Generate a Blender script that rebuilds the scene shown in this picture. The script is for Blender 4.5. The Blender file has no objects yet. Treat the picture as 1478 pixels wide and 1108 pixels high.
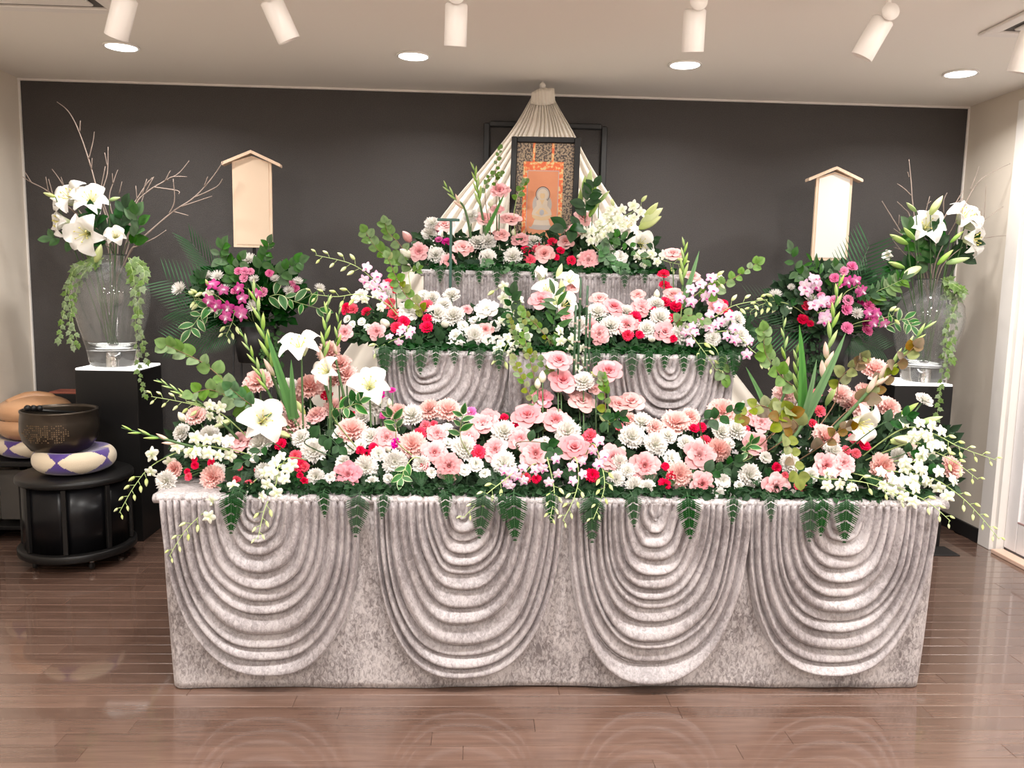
import bpy, math, random
from mathutils import Vector, Matrix, noise

# ------------------------------------------------------------------ camera
W, H, F = 1478, 1108, 1170.0
RX = Vector((0.99900444, 0.01499556, 0.04201501))    # world X, Y, Z axes in camera terms (right, down, forward)
RY = Vector((-0.03982596, -0.12456205, 0.99141222))
RZ = Vector((0.02010026, -0.99209850, -0.12384083))
CAMH = 1.5
scene = bpy.context.scene
cam_data = bpy.data.cameras.new('camera')
cam_data.sensor_width = 36.0
cam_data.lens = F * 36.0 / W
cam_data.clip_start = 0.05
cam = bpy.data.objects.new('camera', cam_data)
scene.collection.objects.link(cam)
cam.matrix_world = Matrix(((RX[0], -RX[1], -RX[2], 0), (RY[0], -RY[1], -RY[2], 0), (RZ[0], -RZ[1], -RZ[2], CAMH), (0, 0, 0, 1)))
scene.camera = cam


def P(px, py, Y):
    """point of the room at depth Y that a pixel of the photograph shows"""
    c = Vector((px - W / 2, py - H / 2, F))
    r = Vector((RX.dot(c), RY.dot(c), RZ.dot(c)))
    k = Y / r.y
    return Vector((r.x * k, Y, r.z * k + CAMH))


def pxm(Y):
    return Y / 1165.0          # metres per pixel at depth Y


# ------------------------------------------------------------------ world, exposure, lights
vs = scene.view_settings
vs.view_transform = 'Standard'
vs.look = 'None'
vs.gamma = 1.0
vs.use_curve_mapping = False
vs.exposure = 0.30
world = bpy.data.worlds.new('world')
scene.world = world
world.use_nodes = True
bg = world.node_tree.nodes['Background']
bg.inputs[0].default_value = (1.0, 0.96, 0.93, 1)
bg.inputs[1].default_value = 0.30

LEFT, RIGHT, BACK, CEIL, NEAR = -2.745, 3.03, 5.10, 2.643, -4.0
COL = scene.collection


def area(name, loc, size, watts, col=(1, 0.972, 0.935), rot=(0, 0, 0), spread=math.pi):
    d = bpy.data.lights.new(name, 'AREA')
    d.shape = 'DISK'
    d.size = size
    d.energy = watts
    d.color = col
    d.spread = spread
    o = bpy.data.objects.new(name, d)
    COL.objects.link(o)
    o.location = loc
    o.rotation_euler = rot
    return o


# unseen ceiling lamps added to light the hall, stronger ones to brighten the door
for yy, watts in ((1.9, 36), (-0.3, 20), (-2.5, 20)):
    for xx in (-1.82, -0.36, 1.05, 2.51):
        area('added_hall_lamp', (xx, yy, CEIL - 0.012), 0.30, watts * (1.5 if xx > 2 else 1.0))

# ------------------------------------------------------------------ helpers
rnd = random.Random(11)


def R(a, b):
    return rnd.uniform(a, b)


class MB:
    def __init__(s):
        s.v, s.f, s.t, s.m = [], [], [], []
        s.mi = 0

    def add(s, vs_, fs, t=None):
        n = len(s.v)
        s.v += [tuple(p) for p in vs_]
        s.f += [tuple(i + n for i in q) for q in fs]
        s.m += [s.mi] * len(fs)
        s.t += list(t) if t is not None else [0.5] * len(vs_)

    def grid(s, nu, nv, fn, tf=None):
        vs_, ts = [], []
        for j in range(nv + 1):
            for i in range(nu + 1):
                u, v = i / nu, j / nv
                vs_.append(fn(u, v))
                ts.append(tf(u, v) if tf else v)
        w = nu + 1
        s.add(vs_, [(j * w + i, j * w + i + 1, (j + 1) * w + i + 1, (j + 1) * w + i) for j in range(nv) for i in range(nu)], ts)

    def box(s, c, d, bev=0.0, rz=0.0):
        x, y, z = d[0] / 2, d[1] / 2, d[2] / 2
        ca, sa = math.cos(rz), math.sin(rz)
        b = min(bev, x * .9, y * .9, z * .9)

        def tr(p):
            return (c[0] + p[0] * ca - p[1] * sa, c[1] + p[0] * sa + p[1] * ca, c[2] + p[2])
        if b <= 0:
            vs_ = [tr((i, j, k)) for k in (-z, z) for j in (-y, y) for i in (-x, x)]
            s.add(vs_, [(0, 2, 3, 1), (4, 5, 7, 6), (0, 1, 5, 4), (2, 6, 7, 3), (0, 4, 6, 2), (1, 3, 7, 5)])
            return
        rings = []
        for (zz, q) in ((-z, b), (-z + b, 0), (z - b, 0), (z, b)):
            X, Y_ = x - q, y - q
            e = b * 0.6
            rings.append([tr(p) for p in ((-X + e, -Y_, zz), (X - e, -Y_, zz), (X, -Y_ + e, zz), (X, Y_ - e, zz), (X - e, Y_, zz), (-X + e, Y_, zz), (-X, Y_ - e, zz), (-X, -Y_ + e, zz))])
        vs_ = [p for r_ in rings for p in r_]
        fs = [tuple(range(7, -1, -1)), tuple(range(24, 32))]
        for k in range(3):
            for i in range(8):
                j = (i + 1) % 8
                fs.append((k * 8 + i, k * 8 + j, k * 8 + 8 + j, k * 8 + 8 + i))
        s.add(vs_, fs)

    def lathe(s, prof, n=32, c=(0, 0, 0), tf=None):
        vs_, fs, ts = [], [], []
        m = len(prof)
        for i in range(n):
            a = 2 * math.pi * i / n
            for k, (r_, z) in enumerate(prof):
                vs_.append((c[0] + r_ * math.cos(a), c[1] + r_ * math.sin(a), c[2] + z))
                ts.append(k / max(1, m - 1))
        for i in range(n):
            j = (i + 1) % n
            for k in range(m - 1):
                fs.append((i * m + k, j * m + k, j * m + k + 1, i * m + k + 1))
        s.add(vs_, fs, ts)

    def tube(s, pts, rad, n=6, caps=True):
        """tube along points; rad number or list"""
        pts = [Vector(p) for p in pts]
        if not isinstance(rad, (list, tuple)):
            rad = [rad] * len(pts)
        vs_, fs = [], []
        ref = Vector((0.13, 0.31, 0.94))
        for k, p in enumerate(pts):
            a = pts[max(0, k - 1)]
            b = pts[min(len(pts) - 1, k + 1)]
            t = (b - a)
            t = t.normalized() if t.length > 1e-9 else Vector((0, 0, 1))
            if abs(t.dot(ref)) > 0.98:
                ref = Vector((0.9, 0.1, 0.2))
            x = t.cross(ref).normalized()
            y = t.cross(x)
            for i in range(n):
                an = 2 * math.pi * i / n
                vs_.append(p + (x * math.cos(an) + y * math.sin(an)) * rad[k])
        for k in range(len(pts) - 1):
            for i in range(n):
                j = (i + 1) % n
                fs.append((k * n + i, k * n + j, k * n + n + j, k * n + n + i))
        if caps:
            fs.append(tuple(range(n - 1, -1, -1)))
            fs.append(tuple(range((len(pts) - 1) * n, len(pts) * n)))
        s.add(vs_, fs, [k / max(1, len(pts) - 1) for k in range(len(pts)) for _ in range(n)])

    def ell(s, c, d, nu=10, nv=8, M=None):
        vs_ = []
        for j in range(nv + 1):
            for i in range(nu):
                a, b = 2 * math.pi * i / nu, math.pi * j / nv
                p = Vector((d[0] * math.sin(b) * math.cos(a), d[1] * math.sin(b) * math.sin(a), -d[2] * math.cos(b)))
                if M:
                    p = M @ p
                vs_.append(p + Vector(c))
        s.add(vs_, [(j * nu + i, j * nu + (i + 1) % nu, (j + 1) * nu + (i + 1) % nu, (j + 1) * nu + i) for j in range(nv) for i in range(nu)],
              [j / nv for j in range(nv + 1) for _ in range(nu)])

    def prism(s, poly, y0, y1):
        """polygon in x,z pulled from y0 to y1"""
        n = len(poly)
        vs_ = [(x, y0, z) for x, z in poly] + [(x, y1, z) for x, z in poly]
        s.add(vs_, [tuple(range(n)), tuple(range(2 * n - 1, n - 1, -1))] + [(i, i + n, (i + 1) % n + n, (i + 1) % n) for i in range(n)])

    def mesh(s, name, mats, smooth=True):
        me = bpy.data.meshes.new(name)
        me.from_pydata(s.v, [], s.f)
        at = me.attributes.new('t', 'FLOAT', 'POINT')
        at.data.foreach_set('value', s.t)
        for m in (mats if isinstance(mats, (list, tuple)) else [mats]):
            me.materials.append(m)
        if any(s.m):
            me.polygons.foreach_set('material_index', s.m)
        if smooth:
            me.polygons.foreach_set('use_smooth', [True] * len(me.polygons))
        me.update()
        return me


def link(name, me, parent=None, mat=None):
    o = bpy.data.objects.new(name, me)
    COL.objects.link(o)
    if parent is not None:
        o.parent = parent
    if mat is not None:
        o.matrix_basis = mat
    return o


def build(mb, name, mats, parent=None, smooth=True, mat=None):
    return link(name, mb.mesh(name, mats, smooth), parent, mat)


def tag(o, label, cat, group=None):
    o['label'] = label
    o['category'] = cat
    if group:
        o['group'] = group
    return o


def thing(name, label, cat, loc=(0, 0, 0), group=None, rz=0.0):
    o = bpy.data.objects.new(name, None)
    o.empty_display_size = 0.05
    COL.objects.link(o)
    o.location = loc
    o.rotation_euler = (0, 0, rz)
    return tag(o, label, cat, group)


def struct(o):
    o['kind'] = 'structure'
    return o


def basis(d, n=None):
    """matrix whose Z runs along d; Y as near n as can be"""
    z = Vector(d).normalized()
    n = Vector(n) if n is not None else Vector((0.2, 0.1, 1))
    x = n.cross(z)
    if x.length < 1e-4:
        x = Vector((1, 0, 0)).cross(z)
    x.normalize()
    y = z.cross(x)
    return Matrix(((x.x, y.x, z.x), (x.y, y.y, z.y), (x.z, y.z, z.z))).to_4x4()


def leafmat(d, n):
    """matrix whose Y runs along d and Z near n"""
    y = Vector(d).normalized()
    x = y.cross(Vector(n))
    if x.length < 1e-4:
        x = Vector((1, 0, 0))
    x.normalize()
    z = x.cross(y)
    return Matrix(((x.x, y.x, z.x), (x.y, y.y, z.y), (x.z, y.z, z.z))).to_4x4()


def spline(pts, n=6):
    pts = [Vector(p) for p in pts]
    if len(pts) == 2:
        return [pts[0].lerp(pts[1], i / n) for i in range(n + 1)]
    out = []
    for k in range(len(pts) - 1):
        p0 = pts[max(0, k - 1)]
        p1, p2 = pts[k], pts[k + 1]
        p3 = pts[min(len(pts) - 1, k + 2)]
        for i in range(n):
            t = i / n
            out.append(0.5 * ((2 * p1) + (p2 - p0) * t + (2 * p0 - 5 * p1 + 4 * p2 - p3) * t * t + (3 * p1 - p0 - 3 * p2 + p3) * t ** 3))
    out.append(pts[-1])
    return out


# ------------------------------------------------------------------ materials
def nt(name):
    m = bpy.data.materials.new(name)
    m.use_nodes = True
    t = m.node_tree
    return m, t, t.nodes['Principled BSDF']


def mat(name, col, rough=0.5, metal=0.0, spec=0.5, emit=None, es=1.0, coat=0.0, sheen=0.0, trans=0.0, ior=1.45, bump=None, vary=None):
    m, t, b = nt(name)
    b.inputs['Base Color'].default_value = (*col, 1)
    b.inputs['Roughness'].default_value = rough
    b.inputs['Metallic'].default_value = metal
    b.inputs['Specular IOR Level'].default_value = spec
    b.inputs['Coat Weight'].default_value = coat
    b.inputs['Coat Roughness'].default_value = 0.08
    b.inputs['Sheen Weight'].default_value = sheen
    b.inputs['Transmission Weight'].default_value = trans
    b.inputs['IOR'].default_value = ior
    if emit:
        b.inputs['Emission Color'].default_value = (*emit, 1)
        b.inputs['Emission Strength'].default_value = es
    if vary:                      # (second colour, scale, stretch)
        tc = t.nodes.new('ShaderNodeNewGeometry')
        mp = t.nodes.new('ShaderNodeMapping')
        mp.inputs['Scale'].default_value = vary[2]
        nz = t.nodes.new('ShaderNodeTexNoise')
        nz.inputs['Scale'].default_value = vary[1]
        nz.inputs['Detail'].default_value = 4
        mx = t.nodes.new('ShaderNodeMix')
        mx.data_type = 'RGBA'
        mx.inputs[6].default_value = (*col, 1)
        mx.inputs[7].default_value = (*vary[0], 1)
        rp = t.nodes.new('ShaderNodeMapRange')
        rp.inputs[1].default_value = 0.36
        rp.inputs[2].default_value = 0.64
        t.links.new(tc.outputs['Position'], mp.inputs['Vector'])
        t.links.new(mp.outputs[0], nz.inputs['Vector'])
        t.links.new(nz.outputs['Fac'], rp.inputs[0])
        t.links.new(rp.outputs[0], mx.inputs[0])
        t.links.new(mx.outputs[2], b.inputs['Base Color'])
    if bump:                      # (scale, strength, distance)
        nz = t.nodes.new('ShaderNodeTexNoise')
        nz.inputs['Scale'].default_value = bump[0]
        nz.inputs['Detail'].default_value = 3
        tc = t.nodes.new('ShaderNodeNewGeometry')
        t.links.new(tc.outputs['Position'], nz.inputs['Vector'])
        bp = t.nodes.new('ShaderNodeBump')
        bp.inputs['Strength'].default_value = bump[1]
        bp.inputs['Distance'].default_value = bump[2]
        t.links.new(nz.outputs['Fac'], bp.inputs['Height'])
        t.links.new(bp.outputs[0], b.inputs['Normal'])
    return m


def petal_mat(name, c0, c1, c2=None, rough=0.55, trans=0.25, mid=0.5, jit=0.12, spec=None):
    """pigment runs from c0 at the petal's foot to c1 at its rim; every flower a little different"""
    m, t, b = nt(name)
    at = t.nodes.new('ShaderNodeAttribute')
    at.attribute_name = 't'
    cr = t.nodes.new('ShaderNodeValToRGB')
    cr.color_ramp.elements[0].color = (*c0, 1)
    cr.color_ramp.elements[1].color = (*c1, 1)
    if c2:
        e = cr.color_ramp.elements.new(mid)
        e.color = (*c2, 1)
    oi = t.nodes.new('ShaderNodeObjectInfo')
    hs = t.nodes.new('ShaderNodeHueSaturation')
    mr = t.nodes.new('ShaderNodeMapRange')
    mr.inputs[3].default_value = 1 - jit * 1.5
    mr.inputs[4].default_value = 1 + jit * 1.5
    mv = t.nodes.new('ShaderNodeMapRange')
    mv.inputs[3].default_value = 1 + jit * .3
    mv.inputs[4].default_value = 1 - jit
    t.links.new(at.outputs['Fac'], cr.inputs[0])
    t.links.new(cr.outputs[0], hs.inputs['Color'])
    t.links.new(oi.outputs['Random'], mr.inputs[0])
    t.links.new(oi.outputs['Random'], mv.inputs[0])
    t.links.new(mr.outputs[0], hs.inputs['Saturation'])
    t.links.new(mv.outputs[0], hs.inputs['Value'])
    t.links.new(hs.outputs[0], b.inputs['Base Color'])
    b.inputs['Roughness'].default_value = rough
    b.inputs['Specular IOR Level'].default_value = spec if spec is not None else (0.14 if name.startswith(('leaf', 'fern', 'palm')) else 0.25)
    if trans:
        tr = t.nodes.new('ShaderNodeBsdfTranslucent')
        mx = t.nodes.new('ShaderNodeMixShader')
        mx.inputs[0].default_value = trans
        t.links.new(hs.outputs[0], tr.inputs[0])
        t.links.new(b.outputs[0], mx.inputs[1])
        t.links.new(tr.outputs[0], mx.inputs[2])
        t.links.new(mx.outputs[0], t.nodes['Material Output'].inputs[0])
    return m


def velvet_mat(name, lo, hi, scale=55, bump=0.45):
    m, t, b = nt(name)
    g = t.nodes.new('ShaderNodeNewGeometry')
    mp = t.nodes.new('ShaderNodeMapping')
    mp.inputs['Rotation'].default_value = (0, 0.5, 0)
    mp.inputs['Scale'].default_value = (1.0, 1.0, 0.55)
    t.links.new(g.outputs['Position'], mp.inputs[0])
    n1 = t.nodes.new('ShaderNodeTexNoise')
    n1.inputs['Scale'].default_value = scale
    n1.inputs['Detail'].default_value = 5
    n1.inputs['Roughness'].default_value = 0.65
    n1.inputs['Distortion'].default_value = 0.9
    n2 = t.nodes.new('ShaderNodeTexNoise')
    n2.inputs['Scale'].default_value = 6
    n2.inputs['Detail'].default_value = 3
    t.links.new(mp.outputs[0], n1.inputs[0])
    t.links.new(g.outputs['Position'], n2.inputs[0])
    ad = t.nodes.new('ShaderNodeMath')
    ad.operation = 'MULTIPLY_ADD'
    ad.inputs[1].default_value = 0.55
    t.links.new(n2.outputs['Fac'], ad.inputs[0])
    t.links.new(n1.outputs['Fac'], ad.inputs[2])
    rp = t.nodes.new('ShaderNodeValToRGB')
    rp.color_ramp.elements[0].position = 0.62
    rp.color_ramp.elements[0].color = (*lo, 1)
    rp.color_ramp.elements[1].position = 0.90
    rp.color_ramp.elements[1].color = (*hi, 1)
    t.links.new(ad.outputs[0], rp.inputs[0])
    t.links.new(rp.outputs[0], b.inputs['Base Color'])
    b.inputs['Roughness'].default_value = 0.36
    b.inputs['Specular IOR Level'].default_value = 0.55
    b.inputs['Sheen Weight'].default_value = 0.35
    b.inputs['Sheen Roughness'].default_value = 0.35
    b.inputs['Sheen Tint'].default_value = (0.95, 0.9, 0.9, 1)
    bp = t.nodes.new('ShaderNodeBump')
    bp.inputs['Strength'].default_value = bump
    bp.inputs['Distance'].default_value = 0.006
    t.links.new(ad.outputs[0], bp.inputs['Height'])
    t.links.new(bp.outputs[0], b.inputs['Normal'])
    return m


def plank_mat():
    m, t, b = nt('brown_floor_wood')
    g = t.nodes.new('ShaderNodeNewGeometry')
    oi = t.nodes.new('ShaderNodeObjectInfo')
    mp = t.nodes.new('ShaderNodeMapping')
    mp.inputs['Scale'].default_value = (1.6, 22, 1)
    t.links.new(g.outputs['Position'], mp.inputs[0])
    nz = t.nodes.new('ShaderNodeTexNoise')
    nz.inputs['Scale'].default_value = 2.2
    nz.inputs['Detail'].default_value = 5
    nz.inputs['Distortion'].default_value = 0.8
    t.links.new(mp.outputs[0], nz.inputs[0])
    ad = t.nodes.new('ShaderNodeMath')
    ad.operation = 'MULTIPLY_ADD'
    ad.inputs[1].default_value = 0.35
    t.links.new(oi.outputs['Random'], ad.inputs[0])
    t.links.new(nz.outputs['Fac'], ad.inputs[2])
    cr = t.nodes.new('ShaderNodeValToRGB')
    cr.color_ramp.elements[0].position = 0.4
    cr.color_ramp.elements[0].color = (0.098, 0.055, 0.040, 1)
    cr.color_ramp.elements[1].position = 1.0
    cr.color_ramp.elements[1].color = (0.168, 0.100, 0.075, 1)
    t.links.new(ad.outputs[0], cr.inputs[0])
    t.links.new(cr.outputs[0], b.inputs['Base Color'])
    b.inputs['Roughness'].default_value = 0.26
    b.inputs['Coat Weight'].default_value = 1.0
    b.inputs['Coat Roughness'].default_value = 0.06
    return m


M = {}
M['plank'] = plank_mat()
M['joint'] = mat('floor_joint_glint', (0.24, 0.15, 0.12), 0.4)  # lighter than the planks, to imitate light reflected by their bevelled edges
M['wallpaper'] = mat('charcoal_wallpaper', (0.050, 0.045, 0.044), 0.60, spec=0.4, bump=(230, 0.7, 0.006), vary=((0.084, 0.076, 0.073), 260, (1, 1, 1)))
M['plaster'] = mat('beige_plaster', (0.72, 0.645, 0.555), 0.85, spec=0.2, bump=(160, 0.12, 0.002))
M['ceiling'] = mat('ceiling_paint', (0.87, 0.825, 0.765), 0.8, spec=0.25)
M['white_trim'] = mat('white_trim', (0.82, 0.78, 0.74), 0.5)
M['door_white'] = mat('white_door', (0.86, 0.83, 0.83), 0.35)
M['door_line'] = mat('door_groove_line', (0.42, 0.27, 0.26), 0.5)  # reddish line along the groove of the door
M['sill'] = mat('pale_wood_sill', (0.80, 0.56, 0.44), 0.45)
M['black'] = mat('black_lacquer', (0.008, 0.0075, 0.0075), 0.38, spec=0.35)
M['black_matt'] = mat('black_matt', (0.013, 0.012, 0.012), 0.55)
M['black_glass'] = mat('smoked_black_panel', (0.004, 0.004, 0.005), 0.30, spec=0.25)
M['grey_panel'] = mat('grey_brown_panel', (0.085, 0.075, 0.066), 0.6)
M['trim_dark'] = mat('charcoal_trim', (0.022, 0.022, 0.023), 0.45)
M['velvet'] = velvet_mat('silver_crushed_velvet', (0.170, 0.148, 0.150), (0.52, 0.483, 0.488), 90)
M['velvet2'] = velvet_mat('silver_velvet_drape', (0.195, 0.170, 0.174), (0.385, 0.350, 0.356), 80, 0.25)
M['tent'] = mat('cream_cloth', (0.72, 0.66, 0.58), 0.75, sheen=0.2)
M['white_metal'] = mat('white_lamp_body', (0.86, 0.82, 0.78), 0.35)
M['lamp'] = mat('lit_diffuser', (1, 1, 1), 0.5, emit=(1, 0.98, 0.95), es=9.0)
M['lamp_ring'] = mat('lamp_ring', (0.9, 0.88, 0.85), 0.4)
M['plate_lit'] = mat('lit_plinth_plate', (0.9, 0.88, 0.86), 0.4, emit=(1, 0.98, 0.95), es=1.1)
M['glass'] = mat('clear_glass', (0.97, 0.985, 0.98), 0.015, trans=1.0, ior=1.48, spec=0.5)
_g = M['glass'].node_tree
_d = _g.nodes.new('ShaderNodeBsdfDiffuse'); _d.inputs[0].default_value = (0.85, 0.86, 0.85, 1)
_x = _g.nodes.new('ShaderNodeMixShader'); _x.inputs[0].default_value = 0.055  # share of white diffuse that imitates the reflected haze on the vases
_g.links.new(_g.nodes['Principled BSDF'].outputs[0], _x.inputs[1]); _g.links.new(_d.outputs[0], _x.inputs[2]); _g.links.new(_x.outputs[0], _g.nodes['Material Output'].inputs[0])
M['water'] = mat('water', (0.97, 0.985, 0.98), 0.0, trans=1.0, ior=1.33)
M['bronze'] = mat('dark_bronze', (0.060, 0.047, 0.036), 0.32, metal=0.75)
M['bronze_etch'] = mat('etched_bronze', (0.20, 0.14, 0.085), 0.45, metal=0.7)
M['purple'] = mat('purple_brocade', (0.060, 0.022, 0.20), 0.6, sheen=0.5, bump=(400, 0.5, 0.002))
M['cream'] = mat('cream_brocade', (0.68, 0.57, 0.42), 0.65, sheen=0.3, bump=(350, 0.6, 0.003))
M['wood_fish'] = mat('polished_tan_wood', (0.52, 0.29, 0.155), 0.32, coat=0.4, vary=((0.42, 0.22, 0.11), 5, (1, 1, 4)))
M['chrome'] = mat('chrome', (0.8, 0.8, 0.82), 0.12, metal=1.0)
M['red_cloth'] = mat('red_brown_cloth', (0.36, 0.11, 0.075), 0.7)
M['pale_wood'] = mat('pale_plaque_wood', (0.74, 0.56, 0.42), 0.55, vary=((0.68, 0.50, 0.36), 12, (8, 8, 1)))
M['plaque_beige'] = mat('beige_plaque_face', (0.66, 0.51, 0.38), 0.6)
M['plaque_white'] = mat('white_plaque_face', (0.76, 0.73, 0.68), 0.6)
M['green_pole'] = mat('dark_green_steel', (0.022, 0.072, 0.055), 0.4)
M['foam'] = mat('wet_green_foam', (0.020, 0.048, 0.026), 0.9)
M['stem'] = mat('stem_green', (0.060, 0.125, 0.040), 0.5)
M['stem_dark'] = mat('stem_dark_green', (0.045, 0.11, 0.04), 0.5)
M['stem_pale'] = mat('stem_pale_green', (0.34, 0.44, 0.17), 0.5)
M['stem_brown'] = mat('stem_brown', (0.22, 0.13, 0.075), 0.6)
M['twig'] = mat('grey_brown_twig', (0.30, 0.235, 0.20), 0.8)
M['reed'] = mat('reed_green', (0.030, 0.075, 0.035), 0.4)
# petals
M['p_rose'] = petal_mat('rose_pink', (0.68, 0.15, 0.18), (0.80, 0.43, 0.45), (0.75, 0.29, 0.32))
M['p_rose_pale'] = petal_mat('rose_pale', (0.72, 0.26, 0.25), (0.82, 0.51, 0.50), (0.78, 0.38, 0.37))
M['p_lisi'] = petal_mat('lisianthus_pink', (0.42, 0.11, 0.11), (0.82, 0.49, 0.50), (0.75, 0.32, 0.34), mid=0.45)
M['p_lisi_deep'] = petal_mat('lisianthus_deep_pink', (0.60, 0.13, 0.17), (0.84, 0.40, 0.46), (0.80, 0.29, 0.35), mid=0.45)
M['p_carn'] = petal_mat('carnation_pink', (0.80, 0.33, 0.29), (0.88, 0.63, 0.59), (0.85, 0.50, 0.46), mid=0.55)
M['p_white'] = petal_mat('petal_white', (0.66, 0.66, 0.52), (0.86, 0.835, 0.81), (0.81, 0.78, 0.73), jit=0.05)
M['p_ivory'] = petal_mat('petal_ivory', (0.78, 0.80, 0.55), (0.90, 0.88, 0.78), (0.88, 0.86, 0.72), jit=0.06)
M['p_red'] = petal_mat('petal_crimson', (0.60, 0.008, 0.045), (0.86, 0.028, 0.10), (0.78, 0.015, 0.075), trans=0.15)
M['p_magenta'] = petal_mat('petal_magenta', (0.62, 0.03, 0.28), (0.88, 0.10, 0.48), trans=0.15)
M['p_hotpink'] = petal_mat('petal_hot_pink', (0.62, 0.06, 0.25), (0.85, 0.27, 0.47), trans=0.2)
M['p_wine'] = petal_mat('petal_wine', (0.18, 0.008, 0.06), (0.34, 0.02, 0.13), trans=0.1)
M['p_lily'] = petal_mat('lily_white', (0.66, 0.74, 0.40), (0.93, 0.91, 0.88), (0.93, 0.91, 0.86), mid=0.32, jit=0.03)
M['p_orchid_w'] = petal_mat('orchid_white_green', (0.62, 0.70, 0.38), (0.90, 0.90, 0.83), (0.86, 0.88, 0.74), jit=0.06)
M['p_orchid_p'] = petal_mat('orchid_lilac', (0.88, 0.80, 0.82), (0.78, 0.42, 0.66), (0.87, 0.68, 0.78), mid=0.5)
M['p_orchid_m'] = petal_mat('orchid_magenta', (0.78, 0.55, 0.66), (0.48, 0.035, 0.22), (0.58, 0.12, 0.32), mid=0.35)
M['p_glad'] = petal_mat('gladiolus_peach', (0.55, 0.60, 0.25), (0.90, 0.66, 0.56), (0.88, 0.70, 0.60), mid=0.35)
M['bud_green'] = petal_mat('bud_green', (0.17, 0.33, 0.07), (0.55, 0.64, 0.28), (0.34, 0.50, 0.15), trans=0.05)
M['bud_pale'] = petal_mat('bud_pale_green', (0.48, 0.58, 0.20), (0.76, 0.80, 0.46), trans=0.1)
M['stamen'] = mat('stamen_yellow', (0.66, 0.60, 0.20), 0.6)
# leaves
M['l_dark'] = petal_mat('leaf_dark', (0.012, 0.040, 0.014), (0.026, 0.078, 0.024), trans=0.08, rough=0.5, jit=0.25)
M['l_mid'] = petal_mat('leaf_mid', (0.034, 0.095, 0.028), (0.070, 0.165, 0.050), trans=0.12, rough=0.38, jit=0.25)
M['l_light'] = petal_mat('leaf_light', (0.075, 0.150, 0.036), (0.165, 0.275, 0.085), trans=0.2, rough=0.45, jit=0.22)
M['l_olive'] = petal_mat('leaf_olive', (0.11, 0.145, 0.032), (0.22, 0.255, 0.070), trans=0.2, rough=0.45, jit=0.25)
M['l_russet'] = petal_mat('leaf_russet', (0.13, 0.12, 0.036), (0.21, 0.125, 0.055), trans=0.2, rough=0.45, jit=0.3)
M['l_sage'] = petal_mat('leaf_sage', (0.055, 0.13, 0.060), (0.12, 0.23, 0.11), trans=0.12, rough=0.45, jit=0.2)
M['l_ivy'] = petal_mat('leaf_ivy', (0.10, 0.18, 0.055), (0.27, 0.36, 0.17), trans=0.15, rough=0.4, jit=0.25)
M['l_var'] = petal_mat('leaf_variegated', (0.035, 0.13, 0.035), (0.68, 0.72, 0.44), (0.06, 0.18, 0.05), mid=0.70, trans=0.1, rough=0.35, jit=0.12)
M['l_blade'] = petal_mat('leaf_blade', (0.055, 0.15, 0.05), (0.12, 0.27, 0.09), trans=0.12, rough=0.4, jit=0.15)
M['fern'] = petal_mat('fern_green', (0.009, 0.033, 0.011), (0.021, 0.066, 0.022), trans=0.08, rough=0.5, jit=0.25)
M['palm'] = petal_mat('palm_green', (0.020, 0.070, 0.028), (0.052, 0.145, 0.060), trans=0.1, rough=0.4, jit=0.2)

# ------------------------------------------------------------------ the room
b = MB(); b.box((0.14, 0.55, -0.05), (6.6, 9.4, 0.08))
floor = struct(build(b, 'floor', M['joint'], smooth=False))
PW = 0.0818
row = 0
y = 1.45
stuff = MB()
rp = random.Random(3)
yrow = -3.9
while yrow < BACK - 0.005:
    far = yrow > 1.40
    x = LEFT - rp.uniform(0, 1.1)
    while x < RIGHT:
        L = rp.choice((0.9, 1.2, 1.35, 1.6))
        a, c = max(x, LEFT), min(x + L, RIGHT)
        if c - a > 0.03:
            w = min(PW, BACK - yrow)
            if far:
                q = MB(); q.box(((a + c) / 2, yrow + w / 2, -0.005), (c - a - 0.0006, w - 0.0018, 0.010), 0.0014)
                build(q, 'plank', M['plank'], floor, smooth=False)
            else:
                stuff.box(((a + c) / 2, yrow + w / 2, -0.005), (c - a - 0.0006, w - 0.0018, 0.010), 0.0014)
        x += L
    yrow += PW
s = build(stuff, 'planks', M['plank'], floor, smooth=False)
s['kind'] = 'stuff'

b = MB(); b.box((0.14, BACK + 0.06, CEIL / 2), (RIGHT - LEFT + 0.4, 0.12, CEIL))
wall_back = struct(build(b, 'wall_back', M['wallpaper'], smooth=False))
b = MB(); b.box((LEFT - 0.06, 0.55, CEIL / 2), (0.12, 9.1, CEIL))
struct(build(b, 'wall_left', M['plaster'], smooth=False))
b = MB(); b.box((0.14, NEAR - 0.06, CEIL / 2), (RIGHT - LEFT + 0.4, 0.12, CEIL))
struct(build(b, 'wall_near', M['plaster'], smooth=False))
b = MB(); b.box((0.14, 0.55, CEIL + 0.05), (6.6, 9.4, 0.1))
struct(build(b, 'ceiling', M['ceiling'], smooth=False))
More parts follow.
